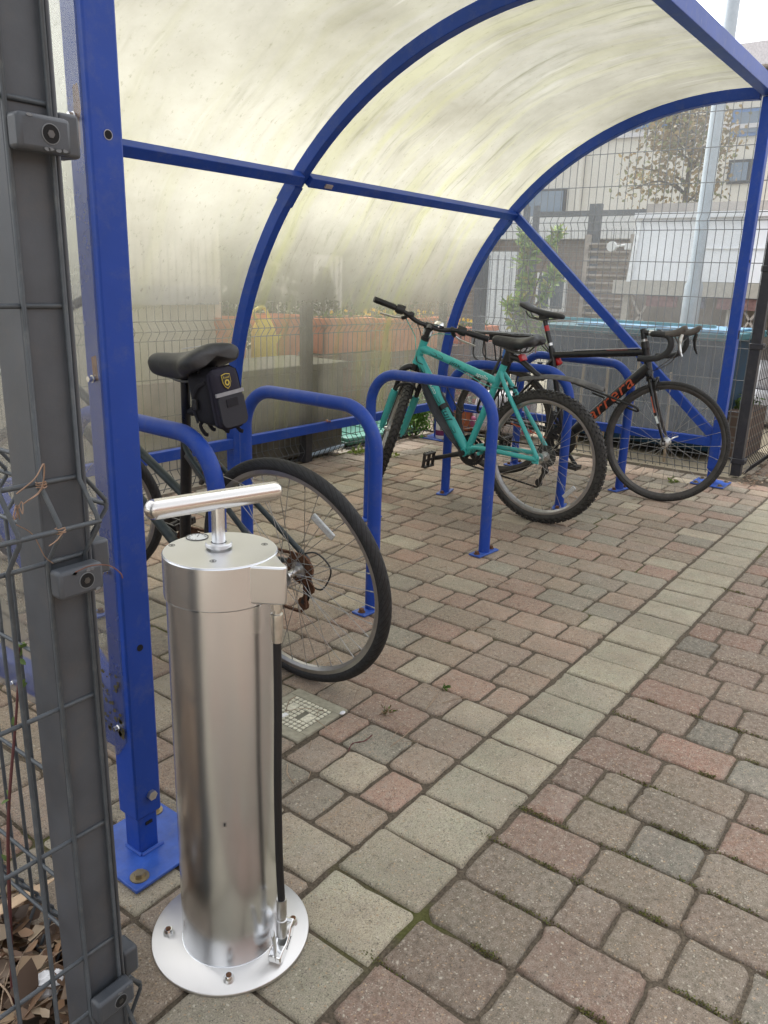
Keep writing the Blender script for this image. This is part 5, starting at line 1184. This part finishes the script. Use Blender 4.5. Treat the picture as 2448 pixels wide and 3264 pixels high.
# basil like plant and bottle by the far rib base
gp = thing('green_plant', 'small bushy bright green plant growing beside the white bottle at the foot of the rib', 'plant', (5.03, 3.45, 0))
m = MB()
for k in range(7): a = random.uniform(-.6, .6); m.tube([(a*.03, 0, 0), (a*.11, random.uniform(-.04, .04), .26)], .003, 5)
m.build('stem', mat('plant_stem', (.08, .10, .03), .7), gp)
m = MB()
for _ in range(620):
    p = V((random.gauss(0, .055), random.gauss(0, .05), .17+random.gauss(0, .075))); p.z = max(.02, min(.33, p.z)); leaf(m, p, rnd()+V((0, 0, .1)), rnd(), random.uniform(.02, .04), .02, [(.12, .26, .03), (.17, .34, .05), (.08, .18, .02), (.22, .36, .07)])
m.build('foliage', LEAF, gp)
bo = thing('bottle', 'white plastic bottle with clear cap and purple label band on the blue rib plate', 'bottle', (5.02, 3.21, .011))
m = MB(); m.lathe([(0, 0), (.040, 0), (.044, .008), (.044, .20), (.042, .225), (.030, .26), (.023, .275), (.023, .292), (0, .292)], seg=32); m.build('body', WHITE, bo, angle=50)
m = MB(); m.lathe([(.0238, .29), (.026, .292), (.026, .345), (.022, .35), (0, .35)], seg=28); m.build('cap', mat('clear_cap', (.55, .58, .6), .15, var=.1, Transmission_Weight=.7), bo)
m = MB(); m.lathe([(.0446, .028), (.0446, .068)], seg=32); m.build('purple_band', mat('purple_label', (.13, .015, .09), .4), bo)
Fb = frame(V((-.0285, -.0355, .12)), (.78, -.62, 0), (0, 0, 1)); Fb = frame(V((-.031, -.033, .135)), (.73, -.68, 0), (0, 0, 1))
for k in range(3): m = MB(Fb); m.box((.004, -.006*k, .0008), (.040-.004*k, .0028, .0006)); m.build('label_line', mat('pink_print', (.6, .12, .12), .5), bo)
m = MB(Fb)
for k in range(9): m.box((-.022+.0026*k, -.052, .0), (.0014, .024, .001))
m.build('barcode', BLACK, bo)
# hedge and conifer behind
def foliage_mass(m, c, r, n, L, cols):
    for _ in range(n):
        d = rnd(); p = V(c)+V((d.x*r[0], d.y*r[1], d.z*r[2]))*random.uniform(.55, 1.05); leaf(m, p, rnd()+V((0, 0, -.2)), d, L*random.uniform(.6, 1.4), L*.6, cols)
DG = [(.035, .06, .02), (.05, .085, .025), (.03, .045, .015), (.07, .11, .035)]
for k, (x_, y_, h, w) in enumerate(((5.2, 6.2, 1.9, 1.0), (7.0, 7.0, 2.3, 1.3), (9.3, 7.6, 2.0, 1.4), (4.0, 7.4, 2.3, 1.2))):
    t = thing('shrub', ['dense dark green shrub behind the yellow watering can', 'broad dark green shrub behind the conical conifer', 'large dark shrub farthest back behind the far rib', 'dark green shrub rising behind the pale shed'][k], 'shrub', (x_, y_, 0), group='dark shrubs beyond the planters')
    m = MB(); foliage_mass(m, (0, 0, h*.55), (w*.8, w*.6, h*.5), 2600, .09, DG); m.build('foliage', LEAF, t); m = MB(); m.tube([(0, 0, 0), (.05, 0, h*.5)], [.05, .03], 8); m.build('trunk', mat('bark', (.09, .07, .05), .9, bump=.4), t)
cf = thing('conifer', 'small conical conifer standing behind the row of planters', 'conifer', (6.25, 5.5, 0))
m = MB()
for _ in range(1700):
    z = random.random(); rr_ = .26*(1-z)**.8*random.uniform(.5, 1.05); a = random.uniform(0, 2*pi); leaf(m, (rr_*cos(a), rr_*sin(a), .3+z*.95), V((cos(a), sin(a), .5)), rnd(), .06, .02, DG)
m.build('foliage', LEAF, cf); m = MB(); m.tube([(0, 0, 0), (0, 0, 1.1)], [.03, .01], 8); m.build('trunk', MATS['bark'], cf)
dp = thing('door_panel', 'pale grey upright panel standing behind the conifer', 'panel', (6.85, 6.0, 0)); m = MB(); m.box((0, 0, .70), (.5, .05, 1.4)); m.build('board', mat('pale_board', (.55, .56, .56), .7), dp); m = MB()
for k in range(5): m.box((-.2+.1*k, -.03, .7), (.008, .01, 1.36))
m.build('ribs', mat('board_groove', (.35, .36, .36), .7), dp)
# pale building closing the view behind the yard
lb = thing('building', 'long pale rendered building far behind the plastic back wall', 'building', (3, 15, 0))
m = MB(); m.box((0, 2, 1.7), (34, 4, 3.4)); m.build('wall', mat('pale_render', (.55, .53, .47), .85, var=.08), lb); m = MB(); m.box((0, 2, 3.45), (34.4, 4.4, .12)); m.build('roof', MATS['shed_roof'], lb)
for k in range(7): m = MB(); m.box((-13+4*k, -.02, 1.8), (1.4, .06, 1.2)); m.build('window', mat('window_glass', (.08, .10, .12), .15), lb)

# ================================================================ THINGS BEYOND THE FAR END FENCE
bn = thing('large_bin', 'long dark teal wheeled bin with pale blue lids directly behind the far end fence', 'bin', (6.15, 2.06, 0))
NAVY = mat('bin_plastic', (.001, .030, .065), .75, var=.35, vscale=5, dirt=(.02, .05, .07), dirt_amt=.4, dscale=8)
m = MB(); m.prism([(-.38, .06), (.38, .06), (.45, .84), (-.45, .84)], -.66, .66, Matrix(((1, 0, 0, 0), (0, 0, 1, 0), (0, 1, 0, 0), (0, 0, 0, 1)))); bd = m.build('body', NAVY, bn, bevel=.015)
for k in range(6): m = MB(); m.bar((-.385, -.55+.22*k, .10), (-.455, -.55+.22*k, .80), .03, .02, (1, 0, 0)); m.build('rib', NAVY, bd)
m = MB(); m.box((0, 0, .86), (.98, 1.40, .05)); m.build('rim', mat('teal_rim', (.02, .16, .20), .4, var=.2), bn, bevel=.01)
for y_, wd in ((-.40, .46), (.18, .48)): m = MB(); m.box((-.08, y_, .893), (.80, wd, .02)); m.build('lid', mat('light_blue_lid', (.16, .38, .60), .4, var=.3, vscale=5, dirt=(.05, .2, .25), dirt_amt=.5, dscale=5), bn, bevel=.008)
m = MB(); m.box((-.40, .05, .925), (.04, 1.2, .02)); m.build('lid_edge', mat('cyan_edge', (.08, .36, .42), .5), bn)
for sx in (-1, 1):
    for sy in (-1, 1): m = MB(); m.cyl((sx*.3, sy*.5-.02, .045), (sx*.3, sy*.5+.02, .045), .045); m.build('wheel', BLACK, bn)
# wooden stakes and a tag in front of the bin
STK = mat('raw_stake', (.42, .33, .22), .85, var=.25, dirt=(.2, .16, .1), dirt_amt=.5)
for k, (y_, a0_, h) in enumerate(((2.32, 0, .70), (2.12, .02, .72), (1.93, -.01, .74), (2.52, .0, .55), (1.66, .03, .62))):
    m = MB(); m.bar((0, 0, 0), (.0, a0_, h), .022, .012, (0, 1, 0)); tag(m.build('stake', STK, None, loc=(5.50, y_, 0)), ['pale wooden stake in front of the bin, second from the left', 'pale wooden stake in front of the bin, middle one', 'tallest pale wooden stake in front of the bin', 'shortest pale wooden stake at the left end of the bin', 'pale wooden stake nearest the diagonal brace foot'][k], 'stake', 'wooden stakes in front of the bin')
# compost bag
cb = thing('compost_bag', 'slumped pink and white compost bag lying behind the far fence beside the planted pots', 'compost bag', (5.62, 3.0, 0), (0, 0, rad(-80)))
m = MB(); rbox(m, (0, 0, .17), (.50, .26, .34), .09, taper=(-.12, -.2)); m.build('body', mat('bag_white', (.62, .55, .56), .35, var=.2, vscale=5), cb, angle=70)
m = MB(); rbox(m, (0, 0, .085), (.515, .275, .13), .05); rbox(m, (.16, 0, .25), (.14, .25, .17), .05); m.build('pink_band', mat('bag_pink', (.42, .10, .20), .35, var=.3, vscale=8), cb, angle=70)
lettering('MULTI-PURPOSE', .055, frame((0, -.140, .085), (1, 0, 0), (0, 0, 1)), WHITE, cb)
op = thing('orange_pot', 'low orange pot with withered plants on the ground behind the teal seat tube', 'pot', (5.60, 3.36, 0)); m = MB(); m.lathe([(0, 0), (.13, 0), (.16, .16), (.17, .16), (.17, .19), (.15, .19), (.14, .15), (0, .15)], seg=28); m.build('pot', TERRA, op, angle=40); m = MB(); foliage_mass(m, (0, 0, .24), (.14, .14, .1), 160, .05, [(.2, .1, .03), (.09, .13, .03), (.25, .07, .03)]); m.build('foliage', LEAF, op)
# tall leggy shrub
ts = thing('tall_shrub', 'tall leggy shrub with tufts of bright green leaves seen through the clear end panel', 'shrub', (6.1, 3.08, 0))
branches = [[(0, 0, 0), (.02, -.02, .5), (-.02, .02, .9), (.01, -.05, 1.25), (.02, -.16, 1.55)], [(-.02, .02, .85), (.0, .10, 1.0), (.02, .12, 1.22), (.02, .13, 1.52)], [(0, -.03, 1.0), (.02, -.12, 1.12), (.0, -.17, 1.24)], [(0, 0, .7), (.02, .14, .82), (.0, .20, .98)], [(0, -.02, .6), (.0, -.12, .72), (.01, -.15, .84)], [(0, .02, 1.1), (.0, .08, 1.3), (0, .04, 1.42)]]
m = MB()
for b in branches: m.tube(spline(b, 5), [.010-.007*i/(len(b)*5-5) for i in range(len(b)*5-4)], 7)
m.build('stem', mat('shrub_stem', (.12, .075, .045), .85), ts)
m = MB(); LG = [(.22, .33, .06), (.30, .42, .09), (.16, .26, .05), (.36, .46, .13), (.36, .32, .07)]
for b in branches:
    pts = spline(b, 5)
    for i, p in enumerate(pts):
        if p.z > .62 and random.random() < .5 or i >= len(pts)-2:
            for _ in range(26 if i >= len(pts)-3 else 14): leaf(m, p+rnd()*.02, rnd()+V((0, 0, .2 if i < len(pts)-2 else .7)), rnd(), random.uniform(.07, .12), .03, LG, .3, .5)
m.build('foliage', LEAF, ts)
FAR_POST = MATS.get('x') or mat('far_post_paint', (.085, .09, .10), .6)
# dark gate frame with top bar
gt = thing('steel_gate', 'dark square tube gate frame with tall mesh infill beyond the shrub', 'gate', (9.0, 3.9, 0))
for y_, h in ((4.71, 2.06), (4.58, 2.06), (3.88, 2.06), (3.80, 2.06), (3.12, 2.0)): m = MB(lp((9, 3.9, 0))); m.box((9, y_, h/2), (.06, .06, h)); m.build('post', FAR_POST, gt)
m = MB(lp((9, 3.9, 0))); m.box((9, 3.85, 1.96), (.05, 1.5, .06)); m.build('top_bar', FAR_POST, gt)
wire_panel('mesh_panel', gt, (.05, -.8, 0), (0, 1, 0), (-1, 0, 0), 1.7, 1.8, WIRE_FAR, seg=4)
cp = thing('gate_post', 'pair of dark posts left of the tall shrub behind the far rib', 'post', (6.6, 3.87, 0))
for dx in (-.05, .07): m = MB(); m.box((dx, dx*.4, .71), (.07, .08, 1.42)); m.build('post', FAR_POST, cp, bevel=.003)
# louvred timber screen
lv_ = thing('timber_screen', 'weathered brown louvred timber screen beside the white canopy', 'screen', (8.5, 3.4, 0))
WOODY = mat('weathered_timber', (.33, .29, .25), .9, var=.35, vscale=9, bump=.3)
for k in range(19): m = MB(); m.bar((0, -.20, .15+.08*k), (0, .26, .15+.08*k), .075, .02, (.4, 0, .9)); m.build('slat', WOODY, lv_)
for y_ in (-.22, .28): m = MB(); m.box((.0, y_, .85), (.07, .05, 1.7)); m.build('upright', WOODY, lv_)
# brick house behind, with door, window, white fascia

def brickmat(name, c1, c2, mo):
    t = NT(name); tc = t.n('TexCoord'); sp = t.n('SeparateXYZ'); t.l(tc.outputs['Object'], sp.inputs[0]); cb_ = t.n('CombineXYZ'); t.l(t.math('ADD', sp.outputs[0], sp.outputs[1]), cb_.inputs[0]); t.l(sp.outputs[2], cb_.inputs[1])
    b = t.n('TexBrick'); t.l(cb_.outputs[0], b.inputs['Vector']); b.inputs['Scale'].default_value = 1; b.inputs['Brick Width'].default_value = .225; b.inputs['Row Height'].default_value = .075; b.inputs['Mortar Size'].default_value = .007
    for k, c in (('Color1', c1), ('Color2', c2), ('Mortar', mo)): b.inputs[k].default_value = (*c, 1)
    c = t.mix(t.math('MULTIPLY', t.noise(3, 6, .7), .5), b.outputs[0], (.12, .10, .08)); return t.done(t.pbsdf(c, .9, 0, t.bump(b.outputs['Fac'], -.3, .005)))
BRK = brickmat('dark_brick', (.17, .12, .09), (.22, .15, .11), (.26, .24, .2))
hs_ = thing('brick_house', 'low brown brick building with a white door and white framed window under a white fascia', 'building', (13, 7, 0))
m = MB(); m.box((1.5, 1.2, .95), (3, 6.6, 1.9)); m.build('wall', BRK, hs_)
m = MB(); m.box((1.4, 1.2, 2.09), (3.3, 6.8, .36)); m.build('fascia', mat('white_fascia', (.62, .62, .62), .6, var=.1), hs_)
m = MB(); m.box((-.03, .2, .9), (.08, .62, 1.62)); dr = m.build('door', mat('white_door', (.68, .70, .73), .5), hs_)
for k in range(4): m = MB(); m.box((-.08, -.03+.15*k, .9), (.02, .012, 1.5)); m.build('door_groove', mat('groove_grey', (.4, .42, .45), .6), dr)
m = MB(); m.box((-.03, -.80, 1.05), (.06, .56, .64)); wf_ = m.build('window_frame', mat('white_frame', (.68, .68, .68), .5), hs_); m = MB(); m.box((-.07, -.80, 1.05), (.02, .46, .54)); m.build('pane', MATS['window_glass'], wf_); m = MB(); m.box((-.085, -.80, 1.05), (.02, .03, .54)); m.build('mullion', MATS['white_frame'], wf_)
# white canopy
wcn = thing('white_canopy', 'white sloping panelled canopy on a low building beyond the fence', 'canopy', (8, 1.6, 0))
PNL = mat('white_panel', (.88, .88, .90), .4, var=.02)
for k in range(4):
    y1 = 1.38-k*.62; m = MB()
    m.add([(0, y1, 1.24), (0, y1-.60, 1.24), (.12, y1-.60, 1.82), (.12, y1, 1.82), (.03, y1, 1.24), (.03, y1-.60, 1.24), (.15, y1-.60, 1.82), (.15, y1, 1.82)], [(0, 1, 2, 3), (4, 7, 6, 5), (0, 4, 5, 1), (2, 6, 7, 3), (0, 3, 7, 4), (1, 5, 6, 2)], False); m.build('panel', PNL, wcn)
    m = MB(); m.bar((-.012, y1+.01, 1.22), (.108, y1+.01, 1.83), .045, .03, (-1, 0, .2)); m.build('glazing_bar', mat('bright_bar', (.85, .85, .85), .4), wcn)
    m = MB(); m.bar((.055, y1-.02, 1.54), (.055, y1-.58, 1.54), .014, .012); m.build('panel_joint', mat('bright_bar', (.8, .8, .8), .4), wcn) if k else None
m = MB(); m.box((.75, .08, 1.845), (1.4, 2.7, .05)); m.build('top_sheet', PNL, wcn)
m = MB(); m.box((.06, .1, 1.17), (.16, 2.9, .13)); m.build('gutter_beam', mat('cream_beam', (.52, .49, .43), .6, var=.1), wcn)
m = MB(); m.box((.6, .1, 1.0), (.1, 2.8, 2.0)); m.build('back_wall', mat('greige_wall', (.33, .30, .27), .85, var=.2, vscale=3), wcn)
for y_ in (1.42, .4, -.6): m = MB(); m.box((.08, y_, .55), (.07, .07, 1.1)); m.build('support', MATS['cream_beam'], wcn)
for (a, b) in (((1.38, .7), (1.15, 1.1)), ((1.15, .7), (1.38, 1.1)), ((.9, .7), (.65, 1.1)), ((.65, .7), (.9, 1.1)), ((.35, .7), (.1, 1.1)), ((.1, .7), (.35, 1.1))): m = MB(); m.bar((.06, a[0], a[1]), (.06, b[0], b[1]), .02, .02, (1, 0, 0)); m.build('lattice_bar', mat('pale_lattice', (.5, .46, .42), .8), wcn)
for k, (y_, w) in enumerate(((1.05, .30), (.74, .2), (.35, .35), (-.1, .4))): m = MB(); m.box((.02, y_, 1.045), (.02, w, .10)); m.build('bunting', mat(('red_cloth', 'navy_cloth')[k % 2], ((.28, .17, .16), (.17, .17, .20))[k % 2], .8, var=.3, vscale=30), wcn)
# lamp column
lc = thing('lamp_column', 'galvanised steel lamp column rising above the far fence', 'lamp column', (7.2, 2.12, 0))
GALV = mat('galvanised', (.42, .46, .49), .5, .5, var=.12, vscale=9)
m = MB(); m.lathe([(.075, 0), (.075, 1.2), (.055, 1.25), (.054, 5.6)], seg=28); m.build('column', GALV, lc, angle=50)
m = MB(); m.tube(spline([(0, 0, 5.6), (-.1, .0, 5.8), (-.5, .1, 5.95)], 5), .03, 10); m.build('arm', GALV, lc); m = MB(); m.ball((-.7, .13, 5.95), (.25, .1, .05)); m.build('lantern', GREY_PAINT, lc)
# security lights on a short arm
sl = thing('spotlight', 'small white round spotlight on an arm beside the white canopy', 'spotlight', (8.3, 3.28, 1.57)); m = MB(); m.cyl((-.02, .05, 0), (.03, .05, 0), .05); m.build('lamp_head', WHITE, sl); m = MB(); m.tube([(0, .05, -.01), (0, -.12, .02)], .012, 8); m.box((0, -.13, .0), (.05, .07, .06)); m.build('bracket', WHITE, sl)
# tall cream building
cb2 = thing('cream_building', 'tall cream rendered building with blue framed windows behind everything', 'building', (22, 8, 0))
CR = mat('cream_wall', (.66, .62, .55), .8, var=.06, vscale=1)
m = MB(); m.box((3, 3, 3.1), (6, 12, 6.2)); m.build('wall', CR, cb2)
m = MB(); m.box((2.9, -.2, 6.55), (6.3, 5.6, .5)); m.build('parapet', mat('parapet_grey', (.60, .58, .60), .7), cb2)
m = MB(); m.box((-.05, 3, 5.02), (.12, 12.1, .10)); m.build('string_course', mat('parapet_grey', (.5, .5, .5), .7), cb2)
for (y_, z_, w, h) in ((.07, 5.42, 1.3, .5), (-2.25, 4.0, .55, .55), (-2.25, 5.1, .7, .6), (-2.3, 2.9, .6, .5), (3.0, 5.45, 1.2, .5), (2.9, 3.4, 1.2, .8)):
    m = MB(); m.box((-.02, y_, z_), (.08, w, h)); w_ = m.build('window_frame', mat('blue_frame', (.10, .20, .42), .5) if z_ > 5 else MATS['dark_post_paint'] if 'dark_post_paint' in MATS else POST_DARK, cb2); m = MB(); m.box((-.07, y_, z_), (.03, w-.16, h-.14)); m.build('pane', mat('sky_glass', (.15, .2, .27), .1), w_)
for y_ in (1.9, -1.2): m = MB(); m.cyl((-.08, y_, 0), (-.08, y_, 6.0), .07, seg=10); m.build('downpipe', CR, cb2)
# tree with sparse brown leaves
tr_ = thing('tree', 'sparse tree with brownish olive leaves in front of the cream building', 'tree', (15, 4.75, 0))
m = MB(); m.tube(spline([(0, 0, 0), (.05, .05, 1.5), (-.05, 0, 3.0), (0, .05, 4.3)], 5), [.10-.085*i/15 for i in range(16)], 8)
tips = []
for _ in range(30):
    z = random.uniform(1.9, 4.0); a = random.uniform(0, 2*pi); L_ = random.uniform(.5, 1.15)*(1-.25*abs(z-3)); p1 = V((L_*cos(a), L_*sin(a), z+random.uniform(.0, .5))); mid = V((L_*.5*cos(a+.2), L_*.5*sin(a+.2), z+.2)); m.tube(spline([(0, 0, z), mid, p1], 4), [.022, .020, .018, .016, .014, .012, .010, .008, .005], 6); tips += [p1, mid, p1.lerp(mid, .5)]
m.build('trunk', MATS['bark'], tr_)
m = MB()
for p in tips:
    for _ in range(34): q_ = p+V((random.gauss(0, .16), random.gauss(0, .16), random.gauss(0, .14))); leaf(m, q_, rnd(), rnd(), .10, .055, [(.24, .16, .07), (.28, .20, .08), (.18, .13, .05), (.17, .17, .06)])
m.build('crown', LEAF, tr_)
# white sacks and a brick planter behind the right hand mesh
for k, (x_, y_, z_, s_) in enumerate(((7.9, 1.62, .16, (.5, .45, .32)), (8.0, 1.72, .42, (.42, .4, .24)), (8.2, 1.45, .14, (.4, .5, .28)))):
    m = MB(); rbox(m, (0, 0, 0), s_, .09, taper=(-.1, -.15)); 
    for i, v in enumerate(m.v): m.v[i] = v+V((sin(v.y*23+k), sin(v.z*19+k), sin(v.x*21)))*.018
    tag(m.build('sack', mat('white_sack', (.66, .66, .67), .5, var=.12, vscale=12, bump=.4, bscale=20), None, loc=(x_, y_, z_), angle=70), ['crumpled white sack on the ground, lower left of the white pile', 'crumpled white sack lying on top of the white pile', 'crumpled white sack at the right of the white pile'][k], 'sack', 'white sacks piled behind the right hand mesh')
bp_ = thing('brick_planter', 'narrow brown planter box standing just inside the far corner post', 'planter box', (6.25, 1.36, 0)); m = MB(); m.box((0, 0, .17), (.5, .22, .34)); m.build('box', BRK, bp_, bevel=.004); m = MB(); foliage_mass(m, (0, 0, .38), (.22, .1, .06), 130, .04, GRN); m.build('foliage', LEAF, bp_)
# unseen building, added to put darker reflections on the pump
ob = thing('reflection_building', 'unseen red brick building added across the paving for reflections in the pump', 'building', (1, -6, 0)); m = MB(); m.box((0, -2, 1.6), (18, 4, 3.2)); m.build('wall', brickmat('red_brick', (.26, .13, .09), (.32, .17, .12), (.3, .27, .22)), ob)
for k in range(6): m = MB(); m.box((-7.5+3*k, .02, 1.5), (1.1, .06, 1.3)); m.build('window', MATS['window_glass'], ob)

# ================================================================ LITTER AND SMALL THINGS
LT = [(.22, .13, .075), (.30, .18, .10), (.15, .085, .05), (.40, .28, .17), (.09, .055, .035), (.27, .19, .13), (.46, .36, .25)]
m = MB()
for _ in range(2600):
    x_ = random.uniform(-.15, .60); y_ = random.uniform(.93, 1.55) if random.random() < .8 else random.uniform(1.5, 3.2)
    if x_ > .55 and y_ < 1.02: continue
    if x_ > .58 and random.random() < .6: continue
    if y_ > 1.32 and x_ > .3 and random.random() < .75: continue
    L_ = random.choice((random.uniform(.01, .03), random.uniform(.03, .075))); leaf(m, (x_, y_, random.uniform(.002, .04)), V((random.gauss(0, 1), random.gauss(0, 1), random.gauss(0, .35))), V((random.gauss(0, .4), random.gauss(0, .4), 1)), L_, L_*.62, LT, random.uniform(-.5, .9), random.uniform(-.6, 1.0))
tag(m.build('leaf_litter', LEAF), 'brown dead leaves heaped behind the mesh fence at the left', 'leaf litter', kind='stuff')
m = MB()
for _ in range(620):
    x_ = random.uniform(.1, .46); y_ = random.uniform(.98, 1.5); a = random.uniform(0, 2*pi); L_ = random.uniform(.04, .16); p0 = V((x_, y_, random.uniform(.008, .04))); p1 = p0+V((L_*cos(a), L_*sin(a), random.uniform(-.01, .02))); md = p0.lerp(p1, .5)+V((random.gauss(0, .01), random.gauss(0, .01), random.uniform(0, .02)))
    m.cur = None; m.tube(spline([p0, md, p1], 4), random.uniform(.0006, .0017), 5)
tag(m.build('dry_twigs', mat('dry_twig', (.30, .22, .15), .85, var=.5, vscale=20)), 'thin dry twigs and stalks strewn over the leaf litter', 'twigs', kind='stuff')
m = MB()
m.prism([(-.13, -.006), (-.06, -.009), (.0, -.010), (.05, -.007), (.09, .003), (.05, .008), (.0, .009), (-.06, .007), (-.13, .009)], -.0015, .0015, frame((0, 0, 0), (.93, -.30, .2), (.2, .9, .4)))
tag(m.build('wood_splinter', mat('pale_wood', (.55, .40, .26), .8, var=.2, vscale=60), None, loc=(.53, 1.20, .07), bevel=.001), 'long pale splinter of wood lying over the dead leaves', 'splinter')
m = MB(); m.ball((0, 0, 0), (.026, .022, .018), 24, 16)
for i, v in enumerate(m.v): m.v[i] = v*(1+.22*sin(v.x*330+v.y*170)*cos(v.z*260+v.y*210))
tag(m.build('tissue', mat('white_tissue', (.75, .75, .76), .9), None, loc=(.505, 1.03, .03), angle=25), 'crumpled white tissue lying in the dead leaves behind the corner post', 'tissue')
sp2 = thing('sapling', 'thin dark red stem with a few small green leaves rising behind the mesh', 'sapling', (.48, 1.05, 0)); m = MB(); st_ = spline([(-.03, 0, 0), (-.015, .0, .2), (0, .0, .36), (.035, .01, .52), (.05, .01, .62)], 6); m.tube(st_, [.0035-.002*i/24 for i in range(25)], 6); m.build('stem', mat('sapling_stem', (.09, .025, .025), .6), sp2)
m = MB()
for i in (9, 13, 17, 20, 23, 24):
    for _ in range(2): leaf(m, st_[i], rnd()+V((0, 0, .5)), rnd(), .016, .009, [(.10, .16, .04), (.13, .20, .05)])
m.build('foliage', LEAF, sp2)
# weeds in joints
def weed(label, x_, y_, n=22, r_=.03, cols=GRN, L_=.02):
    m = MB()
    for _ in range(n): d = V((random.gauss(0, 1), random.gauss(0, 1), abs(random.gauss(0, .6)))).normalized(); leaf(m, d*random.uniform(0, r_), d, rnd(), L_*random.uniform(.6, 1.3), L_*.5, cols)
    tag(m.build('weed', LEAF, None, loc=(x_, y_, .002)), label, 'weed')
weed('small green and brown weed in a joint just right of the drain cover', 1.58, 1.14, 34, .022, [(.09, .13, .03), (.2, .14, .08), (.16, .11, .06)], .012)
weed('tiny yellow green weed on a twig in front of the nearest rear wheel', 1.80, 1.10, 12, .014)
weed('low green weed in the paving between the drop bar bicycle wheel and its stand', 4.62, 1.62, 26, .04)
weed('sprig of weed on the paving in front of the bottle', 4.28, 3.12, 26, .05, [(.28, .3, .06), (.2, .26, .05)], .03)
weed('small weed at the foot of the mesh by the green lid', 4.18, 3.35, 40, .05, [(.22, .28, .06), (.15, .2, .04)], .04)
weed('patch of weed beside the far base plate', 4.93, 1.42, 50, .03, [(.2, .26, .06), (.15, .2, .05)], .02)
m = MB(); MOSS = [(.10, .115, .02), (.14, .15, .03), (.07, .085, .015), (.17, .15, .05), (.09, .06, .03)]
for _ in range(210):
    cx_ = random.choice((random.uniform(.6, 3.4), random.uniform(.6, 2.2))); cy_ = random.uniform(-.9, .65)
    cx_ = -1.15+.137*round((cx_+1.15)/.137)+random.uniform(-.002, .002); ln = random.uniform(.01, .05)
    for _ in range(int(40+900*ln)): leaf(m, (cx_+random.gauss(0, .0035), cy_+random.uniform(-ln, ln), random.uniform(-.007, .0015)), rnd()+V((0, 0, .6)), rnd(), random.uniform(.003, .006), .003, MOSS)
tag(m.build('moss', LEAF), 'olive green moss tufts growing in the joints of the paving', 'moss', kind='stuff')
# small debris
m = MB()
for _ in range(26):
    x_ = random.uniform(1.1, 1.8); y_ = random.uniform(1.02, 1.45); a = random.gauss(.6, .9); L_ = random.uniform(.03, .12); p0 = V((x_, y_, .004)); p1 = p0+V((L_*cos(a), L_*sin(a), 0)); m.tube(spline([p0, p0.lerp(p1, .5)+V((random.gauss(0, .008), random.gauss(0, .008), .005)), p1], 4), random.uniform(.0006, .0014), 5)
for _ in range(60):
    x_ = random.uniform(1.6, 4.6); y_ = random.uniform(.95, 3.3); a = random.uniform(0, 6.3); L_ = random.uniform(.02, .10); p0 = V((x_, y_, .004)); p1 = p0+V((L_*cos(a), L_*sin(a), 0)); m.tube(spline([p0, p0.lerp(p1, .5)+V((random.gauss(0, .01), random.gauss(0, .01), .004)), p1], 4), random.uniform(.0006, .0014), 5)
tag(m.build('straw_bits', MATS['dry_twig']), 'bits of straw and twig scattered on the paving inside the shelter', 'twigs', kind='stuff')
m = MB()
for _ in range(1400):
    if random.random() < .75: x_ = random.uniform(5.15, 8.5); y_ = random.uniform(.98, 1.10)
    else: x_ = random.uniform(.8, 5.2); y_ = 3.40+random.gauss(0, .035)
    L_ = random.uniform(.008, .028); leaf(m, (x_, y_, .003+random.uniform(0, .008)), V((random.gauss(0, 1), random.gauss(0, 1), .1)), V((0, 0, 1)), L_, L_*.6, LT, .3, .3)
tag(m.build('fallen_leaves', LEAF), 'small fallen leaves gathered along the foot of the mesh fences', 'leaf litter', kind='stuff')
m = MB(); m.box((0, 0, 0), (.022, .013, .003)); tag(m.build('plastic_scrap', WHITE, None, loc=(1.37, 1.335, .015)), 'small white plastic scrap by the bottom of the nearest rear tyre', 'plastic scrap')
m = MB(); m.ball((0, 0, 0), (.010, .007, .004), 10, 6); tag(m.build('paper_scrap', MATS['white_tissue'], None, loc=(1.495, 1.232, .005)), 'tiny white crumpled scrap at the right corner of the drain cover', 'paper scrap')
m = MB(); m.tube(spline([(0, 0, 0), (.03, .01, .004), (.06, -.005, .003), (.10, .0, .0)], 5), [.0012+.0006*(i % 3) for i in range(16)], 6); tag(m.build('red_stalk', MATS['sapling_stem'], None, loc=(1.36, 1.10, .006)), 'thin dark red stalk lying on the paving in front of the drain cover', 'stalk')
m = MB(); leaf(m, (0, 0, 0), (1, .3, .1), (0, 0, 1), .05, .035, [(.30, .12, .05)], .8, .6); leaf(m, (.02, 0, .004), (-.6, 1, .1), (0, 0, 1), .04, .03, [(.28, .13, .06)], .8, .6); tag(m.build('dead_leaf', LEAF, None, loc=(3.70, 3.22, .293)), 'curled rust brown dead leaf resting on the blue bottom rail', 'leaf')
